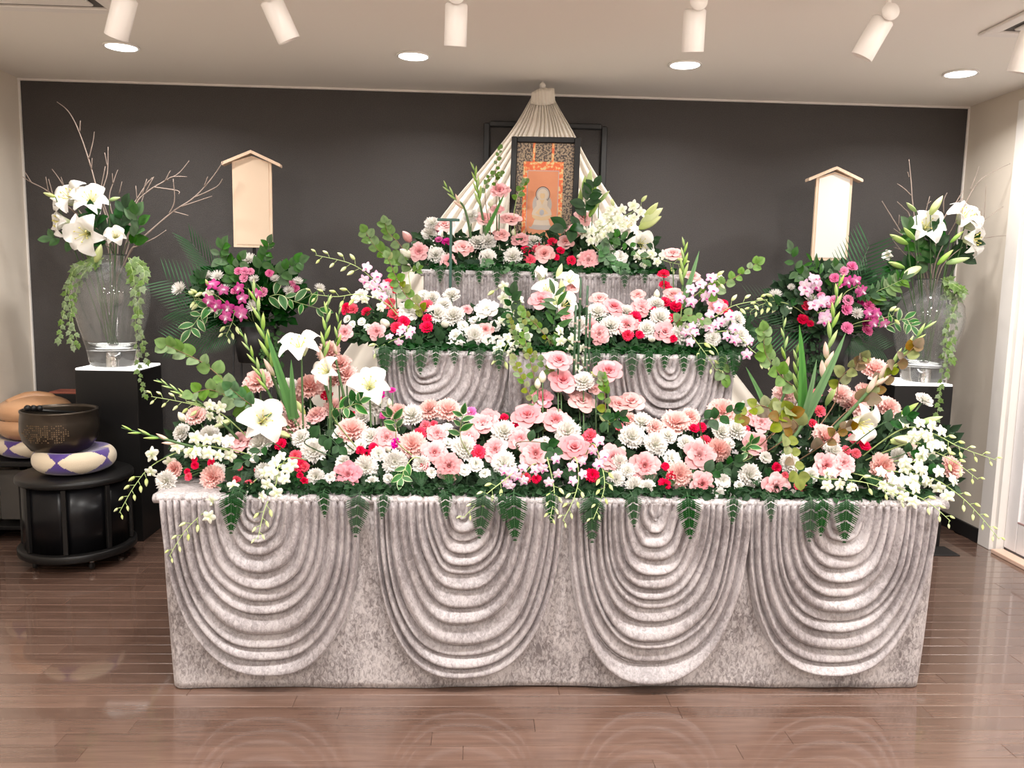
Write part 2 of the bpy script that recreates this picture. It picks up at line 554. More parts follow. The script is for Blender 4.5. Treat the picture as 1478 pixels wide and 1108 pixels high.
# right wall: plaster from the corner to the door casing, then the door recess
DY1, DY0 = 4.60, 2.2
b = MB()
b.box((RIGHT + 0.08, (DY1 + BACK) / 2, CEIL / 2), (0.16, BACK - DY1, CEIL))
b.box((RIGHT + 0.08, (DY0 + NEAR) / 2, CEIL / 2), (0.16, DY0 - NEAR, CEIL))
b.box((RIGHT + 0.08, (DY1 + DY0) / 2, CEIL - 0.035), (0.16, DY1 - DY0, 0.07))
struct(build(b, 'wall_right', M['plaster'], smooth=False))
door = bpy.data.objects.new('door_1', None); COL.objects.link(door); door.location = (RIGHT + 0.06, DY0, 0); struct(door)
def door_part(name, c, d, m, bev=0.003):
    q = MB(); q.box((c[0] - door.location.x, c[1] - door.location.y, c[2]), d, bev)
    return build(q, name, m, door, smooth=False)
door_part('casing', (RIGHT + 0.012, DY1 - 0.055, CEIL / 2 - 0.035), (0.06, 0.11, CEIL - 0.07), M['white_trim'])
door_part('casing', (RIGHT + 0.03, DY1 - 0.125, CEIL / 2 - 0.035), (0.05, 0.03, CEIL - 0.07), M['grey_panel'] if False else M['white_trim'])
door_part('header', (RIGHT + 0.02, (DY1 + DY0) / 2 - 0.06, CEIL - 0.10), (0.07, DY1 - DY0 - 0.13, 0.06), M['white_trim'])
door_part('sill', (RIGHT + 0.00, (DY1 + DY0) / 2 - 0.08, 0.012), (0.075, DY1 - DY0 - 0.16, 0.024), M['sill'])
dw = (DY1 - 0.14 - DY0)
yy = DY1 - 0.14
for k in range(3):
    wdt = dw / 3
    yc = yy - wdt * (k + 0.5)
    door_part('door_panel', (RIGHT + 0.075, yc, CEIL / 2 - 0.05), (0.03, wdt - 0.004, CEIL - 0.15), M['door_white'])
    # stiles, rails and inset fields stand proud of the panel
    for yo in (-wdt / 2 + 0.055, wdt / 2 - 0.055):
        door_part('stile', (RIGHT + 0.054, yc + yo, CEIL / 2 - 0.05), (0.014, 0.10, CEIL - 0.16), M['door_white'])
    for (z0, z1) in ((0.03, 0.20), (0.80, 0.92), (1.55, 1.65), (CEIL - 0.27, CEIL - 0.135)):
        door_part('rail', (RIGHT + 0.054, yc, (z0 + z1) / 2), (0.014, wdt - 0.22, z1 - z0), M['door_white'])
    door_part('groove', (RIGHT + 0.050, yc, 0.205), (0.008, wdt - 0.21, 0.008), M['door_line'], 0)
# trims
b = MB(); b.box((0.14, BACK - 0.008, CEIL - 0.008), (RIGHT - LEFT - 0.002, 0.016, 0.012)); struct(build(b, 'trim_1', M['white_trim'], smooth=False))
b = MB(); b.box((LEFT + 0.006, BACK - 0.008, CEIL / 2), (0.010, 0.012, CEIL - 0.02)); struct(build(b, 'trim_2', M['white_trim'], smooth=False))
b = MB(); b.box((RIGHT - 0.006, BACK - 0.008, CEIL / 2), (0.010, 0.012, CEIL - 0.02)); struct(build(b, 'trim_3', M['white_trim'], smooth=False))
b = MB(); b.box((RIGHT - 0.008, (DY1 + BACK) / 2, 0.045), (0.014, BACK - DY1 - 0.03, 0.085)); struct(build(b, 'baseboard_right', M['black_matt'], smooth=False))
b = MB(); b.box((0.14, BACK - 0.010, 0.045), (RIGHT - LEFT - 0.04, 0.014, 0.085)); struct(build(b, 'baseboard_back', M['black_matt'], smooth=False))
b = MB(); b.box((LEFT + 0.008, 0.9, 0.045), (0.014, 8.2, 0.085)); struct(build(b, 'baseboard_left', M['black_matt'], smooth=False))
# dark picture-rail frame on the back wall behind the cloth
tr = bpy.data.objects.new('trim_4', None); COL.objects.link(tr); tr.location = (0.39, BACK, 1.2); struct(tr)
for (c, d) in (((-0.36, -0.012, 0.42), (0.035, 0.024, 1.68)), ((0.36, -0.012, 0.42), (0.035, 0.024, 1.68)), ((0, -0.012, 1.255), (0.685, 0.024, 0.035))):
    q = MB(); q.box(c, d, 0.006); build(q, 'rail', M['trim_dark'], tr, smooth=False)

# ------------------------------------------------------------------ ceiling fittings
DLX = (-1.818, -0.355, 1.048, 2.511)
for i, x in enumerate(DLX):
    lab = ['lit round downlight in the ceiling nearest the beige side wall', 'lit round downlight in the ceiling second from the beige side wall',
           'lit round downlight in the ceiling second from the white door', 'lit round downlight in the ceiling nearest the white door'][i]
    t = thing('downlight', lab, 'downlight', (x, 4.335, CEIL - 0.02), 'ceiling downlights')
    q = MB(); q.lathe([(0.074, 0.019), (0.086, 0.019), (0.088, 0.012), (0.082, 0.008), (0.074, 0.012)], 32); build(q, 'ring', M['lamp_ring'], t)
    q = MB(); q.lathe([(0.0, 0.010), (0.04, 0.009), (0.074, 0.012)], 32); build(q, 'diffuser', M['lamp'], t)
    area('downlight_lamp', (x, 4.335, CEIL - 0.022), 0.11, 10, spread=math.radians(150))


def spotlight(p0, p1, Y, label, target, watts, angle):
    a, c = P(*p0, Y), P(*p1, Y)
    ax = (c - a).normalized()
    ax = (ax + Vector((0, 0.25, 0))).normalized()
    L = 0.150
    t = thing('ceiling_spotlight', label, 'spotlight', a, 'ceiling spotlights')
    m = basis(ax, (0, -1, 0.2))
    q = MB(); q.lathe([(0.0, -0.002), (0.036, -0.002), (0.0425, 0.004), (0.043, L - 0.002), (0.041, L), (0.038, L - 0.006), (0.034, L - 0.03), (0.0, L - 0.035)], 32)
    build(q, 'housing', M['white_metal'], t, mat=m)
    q = MB(); q.lathe([(0.0, 0.0), (0.031, 0.0), (0.033, 0.004), (0.033, 0.012), (0.0, 0.014)], 24)
    piv = Vector((0, -0.045, 0.012))
    build(q, 'pivot_cap', M['white_metal'], t, mat=Matrix.Translation(piv) @ basis((0, -1, 0.1), (0, 0, 1)))
    q = MB(); q.tube([(0, -0.035, 0.012), (0, -0.030, CEIL - a.z - 0.03)], 0.011, 8); build(q, 'arm', M['white_metal'], t)
    q = MB(); q.box((0, -0.03, CEIL - a.z - 0.017), (0.13, 0.035, 0.034), 0.004); build(q, 'track_adapter', M['white_metal'], t, smooth=False)
    d = bpy.data.lights.new('spot_lamp', 'SPOT')
    d.energy = watts; d.spot_size = math.radians(angle); d.spot_blend = 0.6; d.shadow_soft_size = 0.03
    d.color = (1, 0.965, 0.92)
    o = bpy.data.objects.new('spot_lamp', d); COL.objects.link(o)
    pos = a + ax * (L + 0.01)
    o.location = pos
    o.rotation_euler = (Vector(target) - pos).to_track_quat('-Z', 'Y').to_euler()


spotlight((182, -4), (166, 38), 3.2, 'white cylinder spotlight tilted toward the lily vase above the singing bowl', (-1.9, 4.6, 1.3), 26, 60)
spotlight((391, 0), (411, 47), 3.2, 'white cylinder spotlight tilted over the altar on its bowl side', (-0.75, 3.2, 0.9), 20, 75)
spotlight((659, 5), (657, 55), 3.2, 'white cylinder spotlight hanging straight above the second swag', (0.1, 3.6, 1.1), 15, 75)
spotlight((1003, 14), (1003, 63), 3.2, 'white cylinder spotlight hanging straight above the third swag', (0.7, 3.6, 1.1), 15, 75)
spotlight((1275, 28), (1256, 66), 3.2, 'white cylinder spotlight tilted over the altar on its door side', (1.6, 3.6, 1.1), 26, 75)
spotlight((1490, 46), (1481, 90), 3.2, 'white cylinder spotlight at the white door side', (2.5, 4.5, 1.1), 22, 60)


def vent(c, d, label):
    t = thing('ceiling_air_vent', label, 'air vent', (c[0], c[1], CEIL - 0.012), 'ceiling air vents')
    q = MB()
    w = 0.06
    q.box((0, -d[1] / 2 + w / 2, 0.004), (d[0], w, 0.014), 0.004); q.box((0, d[1] / 2 - w / 2, 0.004), (d[0], w, 0.014), 0.004)
    q.box((-d[0] / 2 + w / 2, 0, 0.004), (w, d[1] - 2 * w, 0.014), 0.004); q.box((d[0] / 2 - w / 2, 0, 0.004), (w, d[1] - 2 * w, 0.014), 0.004)
    build(q, 'frame', M['white_trim'], t, smooth=False)
    q = MB(); q.box((0, 0, 0.002), (d[0] - 0.2, d[1] - 0.2, 0.012), 0.004); build(q, 'grille', M['white_trim'], t, smooth=False)
    q = MB(); q.box((0, 0, 0.0095), (d[0] - 0.1, d[1] - 0.1, 0.003)); build(q, 'slot', M['grey_panel'], t, smooth=False)


vent((-1.98, 3.36), (0.85, 0.85), 'square white ceiling air unit above the singing bowl side')
vent((2.60, 3.25), (0.80, 0.88), 'square white ceiling air unit beside the white door')

# ------------------------------------------------------------------ altar: three draped tiers
Z1 = 0.725
Z2 = P(800, 510, 3.42).z
Z3 = P(700, 392, 3.95).z
A0, A1 = -1.135, 1.735          # tier one, ends
YF1, YF2, YF3, YBK = 2.87, 3.42, 3.95, 4.42


def nz3(x, y, z, s=1.0):
    return noise.noise(Vector((x * s, y * s, z * s)))


def skirt(x0, x1, yf, yb, z0, z1, taper, seed, hem=0.0):
    """cloth round three sides of a tier: rounded corners, soft wrinkles, uneven hem"""
    q = MB()
    r = 0.05
    path = []
    nside, nfront, nc = 16, 120, 6
    for i in range(nside):
        path.append((x0, yb + (yf + r - yb) * i / nside))
    for i in range(nc):
        a = math.pi + math.pi / 2 * i / nc
        path.append((x0 + r + r * math.cos(a), yf + r + r * math.sin(a)))
    for i in range(nfront + 1):
        path.append((x0 + r + (x1 - x0 - 2 * r) * i / nfront, yf))
    for i in range(1, nc + 1):
        a = -math.pi / 2 + math.pi / 2 * i / nc
        path.append((x1 - r + r * math.cos(a), yf + r + r * math.sin(a)))
    for i in range(1, nside + 1):
        path.append((x1, yf + r + (yb - yf - r) * i / nside))
    n = len(path) - 1
    xm = (x0 + x1) / 2

    def fn(u, v):
        x, y = path[min(n, int(round(u * n)))]
        z = z1 + (z0 - z1) * v
        k = 1 - taper * v * v
        x = xm + (x - xm) * k
        y += 0.012 * v * nz3(x * 2.2, seed, z * 2.5) + 0.006 * v * nz3(x * 7, seed + 3, z * 3) - 0.012 * v
        if v > 0.97:
            z = z0 + hem * max(0, nz3(x * 1.7, seed + 9, 0.3))
            y -= 0.012 * max(0, nz3(x * 2.1, seed + 5, 0))
        return (x, y, z)
    q.grid(n, 30, fn)
    return q


def swag(xc, wl, wr, ztop, depth, yf, nf, seed, proud=0.010, amp=1.0, skew=0.0, inner=0.03):
    """one draped swag: nested U-shaped folds hanging from the top edge"""
    q = MB()
    ns, ntt = nf * 18, 84
    rs = random.Random(seed)
    ph = [rs.uniform(-0.10, 0.10) for _ in range(nf + 2)]
    wd = [rs.uniform(0.6, 1.4) for _ in range(nf)]
    cum = [0.0]
    for w_ in wd:
        cum.append(cum[-1] + w_ / sum(wd))

    def warp(x):
        for k in range(nf):
            if x <= cum[k + 1]:
                return k + (x - cum[k]) / (cum[k + 1] - cum[k])
        return nf - 1e-6

    def fn(u, v):
        th = math.pi * u
        s = v
        k = 1 - s
        wob = (1.1 / nf * nz3(u * 2.3, s * 2.2, seed) + 0.6 / nf * nz3(u * 5, s * 4, seed + 7)) * math.sin(th) * min(1, s * 5)
        ss = min(1, max(0, s + wob * (1 if 0.02 < s < 0.98 else 0)))
        kk = 1 - ss
        cx = math.cos(th)
        ex = math.copysign(abs(cx) ** 0.80, cx)
        w = (wl if cx > 0 else wr)
        d = depth * (kk ** 1.18) + inner * ss
        sag = math.sin(th) ** 0.86
        x = xc - w * k * ex + skew * sag * kk
        z = ztop - d * sag
        fi = warp(ss)
        fr = fi - math.floor(fi) + ph[int(fi)] * math.sin(th)
        fr = fr - math.floor(fr)
        prof = math.sin(math.pi * fr ** 0.68) ** 1.7
        grow = 0.35 + 0.65 * math.sin(th) ** 0.7
        edge = min(1, s * nf * 4)
        A = (0.013 + 0.017 * grow) * amp * (0.7 + 0.3 * wd[min(nf - 1, int(fi))]) * (1 - 0.35 * ss) * (1 + 0.7 * nz3(u * 3, fi * 0.9, seed + 2))
        bulge = 0.020 * math.sin(th) * kk ** 0.5
        yy = yf - proud - A * prof * (0.35 + 0.65 * edge) - bulge * edge - 0.004 * edge
        z -= 0.010 * amp * prof * math.sin(th) * edge
        yy += 0.004 * nz3(x * 9, seed, z * 9)
        if s > 0.97:
            yy = yf - proud - 0.012
        return (x, yy, z)
    q.grid(ntt, ns, fn)
    return q


def solid(o, th=0.003):
    m = o.modifiers.new('cloth thickness', 'SOLIDIFY')
    m.thickness = th
    m.offset = 0
    return o


def cover(name, label, x0, x1, yf, yb, z0, z1, taper, seed, hem=0.0, lip=0.012):
    t = thing(name, label, 'altar cloth', ((x0 + x1) / 2, (yf + yb) / 2, z0))
    off = Matrix.Translation(-t.location)
    solid(build(skirt(x0, x1, yf, yb, z0 + 0.004, z1 - 0.004, taper, seed, hem), 'skirt', M['velvet'], t, mat=off), 0.004)
    q = MB()

    def fn(u, v):
        x = x0 - lip + (x1 - x0 + 2 * lip) * u
        y = yf - lip + (yb - yf + lip) * v
        return (x, y, z1 + 0.0015 * nz3(x * 14, y * 14, seed))
    q.grid(90, 40, fn)
    o = build(q, 'top_cloth', M['velvet'], t, mat=off)
    solid(o, 0.008)
    q = MB()
    # folded band along the front edge

    def fb(u, v):
        a = math.pi * 1.0 * v
        x = x0 - lip + (x1 - x0 + 2 * lip) * u
        return (x, yf - lip - 0.010 * math.sin(a) - 0.002 * nz3(x * 25, 0, seed + v), z1 + 0.004 - 0.030 * v + 0.0025 * nz3(x * 11, 3, seed))
    q.grid(120, 6, fb)
    solid(build(q, 'edge_band', M['velvet'], t, mat=off), 0.003)
    return t, off


t1, off1 = cover('draped_altar_table', 'long altar table under silver crushed velvet with four swags', A0, A1, YF1, YBK, 0.0, Z1, 0.020, 5, 0.012)
for i, (pc, pl, pr, pb) in enumerate(((372, 232, 519, 962), (668, 540, 812, 968), (945, 822, 1084, 972), (1217, 1080, 1352, 962))):
    xc = P(pc, 720, YF1).x
    xl, xr = P(pl, 720, YF1).x, P(pr, 720, YF1).x
    zb = P(pc, pb + 4, YF1 - 0.012).z
    o = build(swag(xc, xc - xl, xr - xc, Z1 - 0.012, Z1 - zb - 0.012, YF1, 13, 20 + i, skew=(0.03, 0.0, -0.01, -0.02)[i]), 'swag', M['velvet2'], t1, mat=off1)
    solid(o)
x0, x1 = P(543, 508, YF2).x, P(1063, 508, YF2).x
t2, off2 = cover('draped_altar_step', 'middle altar step under silver velvet with two swags', x0, x1, YF2, YBK, Z1 + 0.006, Z2, 0.0, 15)
for i, (pc, pl, pr) in enumerate(((612, 548, 735), (966, 872, 1060))):
    xc = P(pc, 508, YF2).x
    o = build(swag(xc, xc - P(pl, 508, YF2).x, P(pr, 508, YF2).x - xc, Z2 - 0.012, 0.44, YF2, 10, 40 + i, amp=0.85), 'swag', M['velvet2'], t2, mat=off2)
    solid(o)
# plain pleats in the middle of the step
q = MB()
xa, xb = P(735, 508, YF2).x, P(872, 508, YF2).x
q.grid(90, 6, lambda u, v: (xa + (xb - xa) * u, YF2 - 0.012 - 0.012 * (0.5 + 0.5 * math.cos(u * 2 * math.pi * 9)), Z2 - 0.012 - 0.45 * v))
solid(build(q, 'pleated_panel', M['velvet2'], t2, mat=off2))
x0, x1 = P(611, 392, YF3).x, P(978, 392, YF3).x
t3, off3 = cover('draped_altar_riser', 'top altar riser under pleated silver velvet below the framed scroll', x0, x1, YF3, YBK, Z2 + 0.006, Z3, 0.0, 25)
for (pl, pr) in ((614, 714), (714, 868), (868, 976)):
    xa, xb = P(pl, 392, YF3).x, P(pr, 392, YF3).x
    q = MB()
    k = max(4, int((xb - xa) / 0.028))
    q.grid(k * 10, 8, lambda u, v: (xa + (xb - xa) * u + 0.006 * v * nz3(u * 8, v, pl), YF3 - 0.012 - (0.010 + 0.006 * v) * (0.5 + 0.5 * math.cos(u * 2 * math.pi * k + 0.6 * nz3(u * 5, 0, pl))), Z3 - 0.012 - 0.33 * v))
    solid(build(q, 'pleated_panel', M['velvet2'], t3, mat=off3))

# ------------------------------------------------------------------ cream cloth gathered at the ceiling
apex = P(783, 126, 4.80)
tent = thing('gathered_cloth_canopy', 'cream cloth gathered at the ceiling and fanned out behind the altar', 'cloth', (apex.x, 4.80, Z1))
toff = Matrix.Translation(-tent.location)
edge_l = [(769, 133), (764, 146), (740, 186), (700, 237), (640, 310), (560, 422), (490, 520), (440, 590), (405, 640)]
edge_r = [(798, 128), (801, 146), (826, 190), (851, 238), (889, 297), (968, 412), (1058, 535), (1105, 596), (1135, 640)]
EL = spline([P(px, py, 4.78 - 0.0000 * i) for i, (px, py) in enumerate(edge_l)], 5)
ER = spline([P(px, py, 4.78) for px, py in edge_r], 5)
rowsn = len(EL) - 1
npl = 15
q = MB()


def tent_fn(u, v):
    k = int(round(v * rowsn))
    a, c = EL[k], ER[k]
    p = a.lerp(c, u)
    wd = (c - a).length
    ph = u * npl * 2 * math.pi + 5.0 * nz3(u * 4, 0, 1.3) + 1.4 * nz3(u * 6, v * 2, 4)
    am = min(0.030, 0.010 + wd * 0.022)
    return (p.x, p.y - 0.16 * math.sin(math.pi * u) * v ** 0.8 - am * (0.5 + 0.5 * math.cos(ph)) ** 0.7, p.z)


q.grid(npl * 12, rowsn, tent_fn)
solid(build(q, 'fan_of_folds', M['tent'], tent, mat=toff), 0.002)
q = MB(); q.ell(P(783, 124, 4.78), (0.018, 0.018, 0.020), 16, 12); build(q, 'knob', M['white_trim'], tent, mat=toff)
q = MB()
cap = [P(767, 134, 4.75), P(776, 129, 4.74), P(785, 127, 4.74), P(800, 128, 4.75)]
low = [P(766, 150, 4.755), P(776, 152, 4.725), P(788, 152, 4.725), P(801, 149, 4.755)]
capc, lowc = spline(cap, 12), spline(low, 12)


def tab_fn(u, v):
    p = capc[int(round(u * 36))].lerp(lowc[int(round(u * 36))], v)
    return (p.x, p.y - (0.003 + 0.006 * v) * (0.5 + 0.5 * math.cos(u * 2 * math.pi * 7 + 1.5 * nz3(u * 3, 0, 2))), p.z + 0.004 * nz3(u * 6, 1, 5) * (1 - v))


q.grid(36, 4, tab_fn)
solid(build(q, 'gather_tab', M['tent'], tent, mat=toff), 0.003)
q = MB(); q.tube([P(783, 124, 4.78), (apex.x, 4.80, CEIL)], 0.008, 8); build(q, 'hook', M['white_metal'], tent, mat=toff)

# ------------------------------------------------------------------ framed scroll
FY = 4.24
fc = P(784, 273, FY)
fw, fh = 0.352, 0.62
fr = thing('framed_scroll', 'black lacquer frame holding an orange scroll painting of a seated figure', 'picture frame', (fc.x, FY, Z3 + 0.006), rz=-0.13)
fz = P(784, 196, FY).z - (Z3 + 0.006)         # top of frame above the riser
fh = fz - 0.004
tilt = Matrix.Rotation(math.radians(-1.2), 4, 'X') @ Matrix.Rotation(math.radians(0.7), 4, 'Y')
def fpart(mb, name, m, parent=fr, smooth=False):
    return build(mb, name, m, parent, smooth, mat=tilt)
def brocade(name, c0, c1, c2, scale):
    m, t, bs = nt(name)
    tc = t.nodes.new('ShaderNodeTexCoord')
    vo = t.nodes.new('ShaderNodeTexVoronoi'); vo.inputs['Scale'].default_value = scale
    nz = t.nodes.new('ShaderNodeTexNoise'); nz.inputs['Scale'].default_value = scale * 0.8; nz.inputs['Detail'].default_value = 2
    cr = t.nodes.new('ShaderNodeValToRGB'); cr.color_ramp.interpolation = 'CONSTANT'
    e = cr.color_ramp.elements
    e[0].color = (*c0, 1); e[0].position = 0
    e[1].color = (*c1, 1); e[1].position = 0.48
    x = e.new(0.56); x.color = (*c2, 1)
    t.links.new(tc.outputs['Object'], nz.inputs[0]); t.links.new(nz.outputs[0], cr.inputs[0]); t.links.new(cr.outputs[0], bs.inputs['Base Color'])
    bs.inputs['Roughness'].default_value = 0.55
    return m
MAT_B = brocade('grey_gold_brocade', (0.07, 0.055, 0.05), (0.33, 0.25, 0.17), (0.40, 0.31, 0.22), 130)
OR_B = brocade('orange_gold_brocade', (0.80, 0.16, 0.055), (0.86, 0.30, 0.10), (0.80, 0.58, 0.28), 75)
OR = mat('orange_silk', (0.72, 0.30, 0.16), 0.6, vary=((0.68, 0.27, 0.14), 9, (1, 1, 1)))
LIL = mat('lilac_silk_line', (0.55, 0.42, 0.42), 0.6)
bw = 0.030
for nm, c, d in (('frame_bar', (-fw / 2 + bw / 2, 0, fh / 2), (bw, 0.03, fh)), ('frame_bar', (fw / 2 - bw / 2, 0, fh / 2), (bw, 0.03, fh)), ('frame_bar', (0, 0, fh - bw / 2), (fw - 2 * bw, 0.03, bw)), ('frame_bar', (0, 0, bw / 2), (fw - 2 * bw, 0.03, bw))):
    q = MB(); q.box(c, d, 0.004); fpart(q, nm, M['black'])
q = MB(); q.box((0, 0.004, fh / 2), (fw - 2 * bw + 0.004, 0.006, fh - 2 * bw + 0.004)); fpart(q, 'brocade_mount', MAT_B)
sw, sh, sz = 0.205, 0.445, fh - 0.345
q = MB(); q.box((-0.008, -0.001, sz), (sw, 0.004, sh)); fpart(q, 'orange_border', OR_B)
for xx in (-0.055, 0.042):
    q = MB(); q.box((xx - 0.004, -0.001, fh - bw - 0.045), (0.012, 0.004, 0.096)); fpart(q, 'hanging_band', OR_B)
q = MB(); q.box((-0.008, -0.0035, sz - 0.003), (sw - 0.042, 0.002, sh - 0.082)); fpart(q, 'lilac_edging', LIL)
q = MB(); q.box((-0.008, -0.005, sz - 0.003), (sw - 0.050, 0.002, sh - 0.090)); fld = fpart(q, 'silk_field', OR)
# the painted figure, as low layers of paint on the silk
fig = {'w': mat('painted_pale', (0.62, 0.52, 0.42), 0.6), 'g': mat('painted_gold', (0.66, 0.47, 0.27), 0.5), 'd': mat('painted_dark', (0.10, 0.045, 0.04), 0.6), 's': mat('painted_grey', (0.46, 0.41, 0.38), 0.6), 'b': mat('painted_blue_grey', (0.40, 0.40, 0.43), 0.6)}
def circ(cx, cz, rx, rz, n=28, a0=0, a1=2 * math.pi):
    return [(cx + rx * math.cos(a0 + (a1 - a0) * i / n), cz + rz * math.sin(a0 + (a1 - a0) * i / n)) for i in range(n + (1 if a1 - a0 < 6.2 else 0))]
def paint(name, poly, layer, m):
    q = MB(); q.prism([(x - 0.008, z + sz) for x, z in poly], -0.0062 - 0.0006 * layer, -0.0056)
    build(q, name, fig[m], fld, False)
paint('halo_body', circ(0.0, 0.005, 0.050, 0.060), 0, 's')
paint('halo_rim', circ(0.002, 0.058, 0.037, 0.040), 1, 'd')
paint('halo_disc', circ(0.002, 0.057, 0.034, 0.037), 2, 's')
paint('halo_inner', circ(0.002, 0.056, 0.027, 0.029), 3, 'w')
paint('lotus_base', [(-0.066, -0.105), (-0.058, -0.116), (-0.02, -0.122), (0.02, -0.122), (0.058, -0.116), (0.066, -0.105), (0.052, -0.108), (0.034, -0.076), (-0.034, -0.076), (-0.052, -0.108)], 1, 's')
paint('lotus_petals', [(-0.045, -0.098), (0.045, -0.098), (0.036, -0.07), (-0.036, -0.07)], 2, 'w')
paint('lotus_seat', circ(0, -0.052, 0.050, 0.022), 3, 'g')
paint('robe', [(-0.052, -0.045), (-0.046, -0.022), (-0.028, 0.0), (-0.030, 0.024), (-0.012, 0.036), (0.012, 0.036), (0.030, 0.024), (0.028, 0.0), (0.046, -0.022), (0.052, -0.045), (0, -0.058)], 4, 'w')
paint('robe_fold', [(-0.034, -0.038), (-0.010, -0.012), (0.010, -0.012), (0.034, -0.038), (0, -0.050)], 5, 'g')
paint('robe_sash', circ(0, -0.034, 0.012, 0.015), 6, 'b')
paint('chest', [(-0.012, 0.030), (0, 0.004), (0.012, 0.030)], 5, 'g')
paint('head', circ(0.001, 0.052, 0.0125, 0.017), 6, 'g')
paint('crown', [(-0.012, 0.062), (-0.008, 0.078), (0.001, 0.085), (0.010, 0.078), (0.014, 0.062)], 7, 'w')
q = MB(); q.box((0, -0.011, fh / 2), (fw - 2 * bw, 0.001, fh - 2 * bw)); 
# easel strut behind
q = MB(); q.tube([(0, 0.018, fh * 0.7), (0, 0.13, 0.005)], 0.008, 6); fpart(q, 'easel_strut', M['black_matt'])

# ------------------------------------------------------------------ name plaques with little gabled roofs
def plaque(px, ptop, pbot, Y, label, face, pw, rz):
    top, bot = P(px, ptop, Y), P(px, pbot, Y)
    h = top.z - bot.z
    w = pw * pxm(Y)
    t = thing('gabled_name_plaque', label, 'plaque', (bot.x, Y, 0), 'name plaques', rz)
    z0 = bot.z
    g = w * 0.30
    body = [(-w / 2, z0), (w / 2, z0), (w / 2, z0 + h - g * 0.75), (0, z0 + h - 0.012), (-w / 2, z0 + h - g * 0.75)]
    q = MB(); q.prism(body, -0.008, 0.008); build(q, 'board', M['pale_wood'], t, False)
    e = 0.016
    q = MB(); q.prism([(-w / 2 + e, z0 + e), (w / 2 - e, z0 + e), (w / 2 - e, z0 + h - g * 0.75 - e * .3), (0, z0 + h - 0.024), (-w / 2 + e, z0 + h - g * 0.75 - e * .3)], -0.0105, -0.0075); build(q, 'face_panel', face, t, False)
    for s_ in (-1, 1):
        q = MB()
        q.prism([(0, z0 + h), (s_ * w * 0.735, z0 + h - g * 1.08), (s_ * w * 0.75, z0 + h - g * 1.08 + 0.006), (s_ * w * 0.74, z0 + h - g * 1.08 + 0.017), (0, z0 + h + 0.017)], -0.03, 0.03)
        build(q, 'roof_slat', M['pale_wood'], t, False)
    q = MB(); q.tube([(0, 0.016, z0 + h * 0.5), (0, 0.016, 0.008)], 0.009, 8); build(q, 'pole', M['black_matt'], t)
    q = MB(); q.box((0, 0.016, 0.005), (0.16, 0.11, 0.010), 0.003); build(q, 'foot_plate', M['black_matt'], t, False)
    return t


PLY = 4.72
plaque(366, 222, 357, PLY, 'gabled pale wood name plaque with beige face above the stand by the bowl', M['plaque_beige'], 53, 0.05)
plaque(1196, 245, 376, PLY, 'gabled pale wood name plaque with white face above the stand by the door', M['plaque_white'], 52, -0.02)


# ------------------------------------------------------------------ wire flower stands
def flower_stand(px, Y, label, basket_z):
    x = P(px, 480, Y).x
    t = thing('wire_flower_stand', label, 'flower stand', (x, Y, 0), 'flower stands')
    for k in range(4):
        a = math.pi / 4 + k * math.pi / 2
        c, s_ = math.cos(a), math.sin(a)
        q = MB(); q.tube([(0.19 * c, 0.15 * s_, 0.0), (0.13 * c, 0.10 * s_, basket_z)], 0.006, 6); build(q, 'leg', M['black_matt'], t)
    for zz, r in ((0.35, 0.172), (0.72, 0.150), (basket_z - 0.01, 0.13)):
        q = MB(); q.tube([(r * math.cos(a), r * 0.79 * math.sin(a), zz) for a in [2 * math.pi * i / 24 for i in range(25)]], 0.005, 6, False); build(q, 'ring', M['black_matt'], t)
    q = MB(); q.lathe([(0.0, basket_z - 0.20), (0.09, basket_z - 0.20), (0.125, basket_z), (0.118, basket_z), (0.085, basket_z - 0.185), (0, basket_z - 0.185)], 20); build(q, 'basket', M['black_matt'], t)
    q = MB(); q.lathe([(0.0, basket_z + 0.03), (0.08, basket_z + 0.025), (0.112, basket_z - 0.02), (0.09, basket_z - 0.17)], 16); build(q, 'wet_foam', M['foam'], t)
    return Vector((x, Y, basket_z))


SL = flower_stand(368, 4.55, 'black wire flower stand under the beige plaque', P(368, 470, 4.55).z)
SR = flower_stand(1196, 4.55, 'black wire flower stand under the white plaque', P(1196, 482, 4.55).z)

# ------------------------------------------------------------------ plinths and glass vases
def plinth(x0, x1, y0, y1, z, label):
    cx, cy = (x0 + x1) / 2, (y0 + y1) / 2
    t = thing('black_plinth', label, 'plinth', (cx, cy, 0), 'vase plinths')
    q = MB(); q.box((0, 0, (z - 0.012) / 2), (x1 - x0, y1 - y0, z - 0.012), 0.004); build(q, 'body', M['black'], t, False)
    q = MB(); q.box((0, 0, z - 0.006), (x1 - x0 - 0.006, y1 - y0 - 0.006, 0.012), 0.002); build(q, 'lit_top_plate', M['plate_lit'], t, False)


ZPL, ZPR = 0.985, 0.968
plinth(-2.225, -1.885, 4.54, 4.88, ZPL, 'black plinth with glowing top under the glass vase beside the singing bowl')
plinth(2.40, 2.745, 4.54, 4.88, ZPR, 'black plinth with glowing top under the glass vase beside the white door')


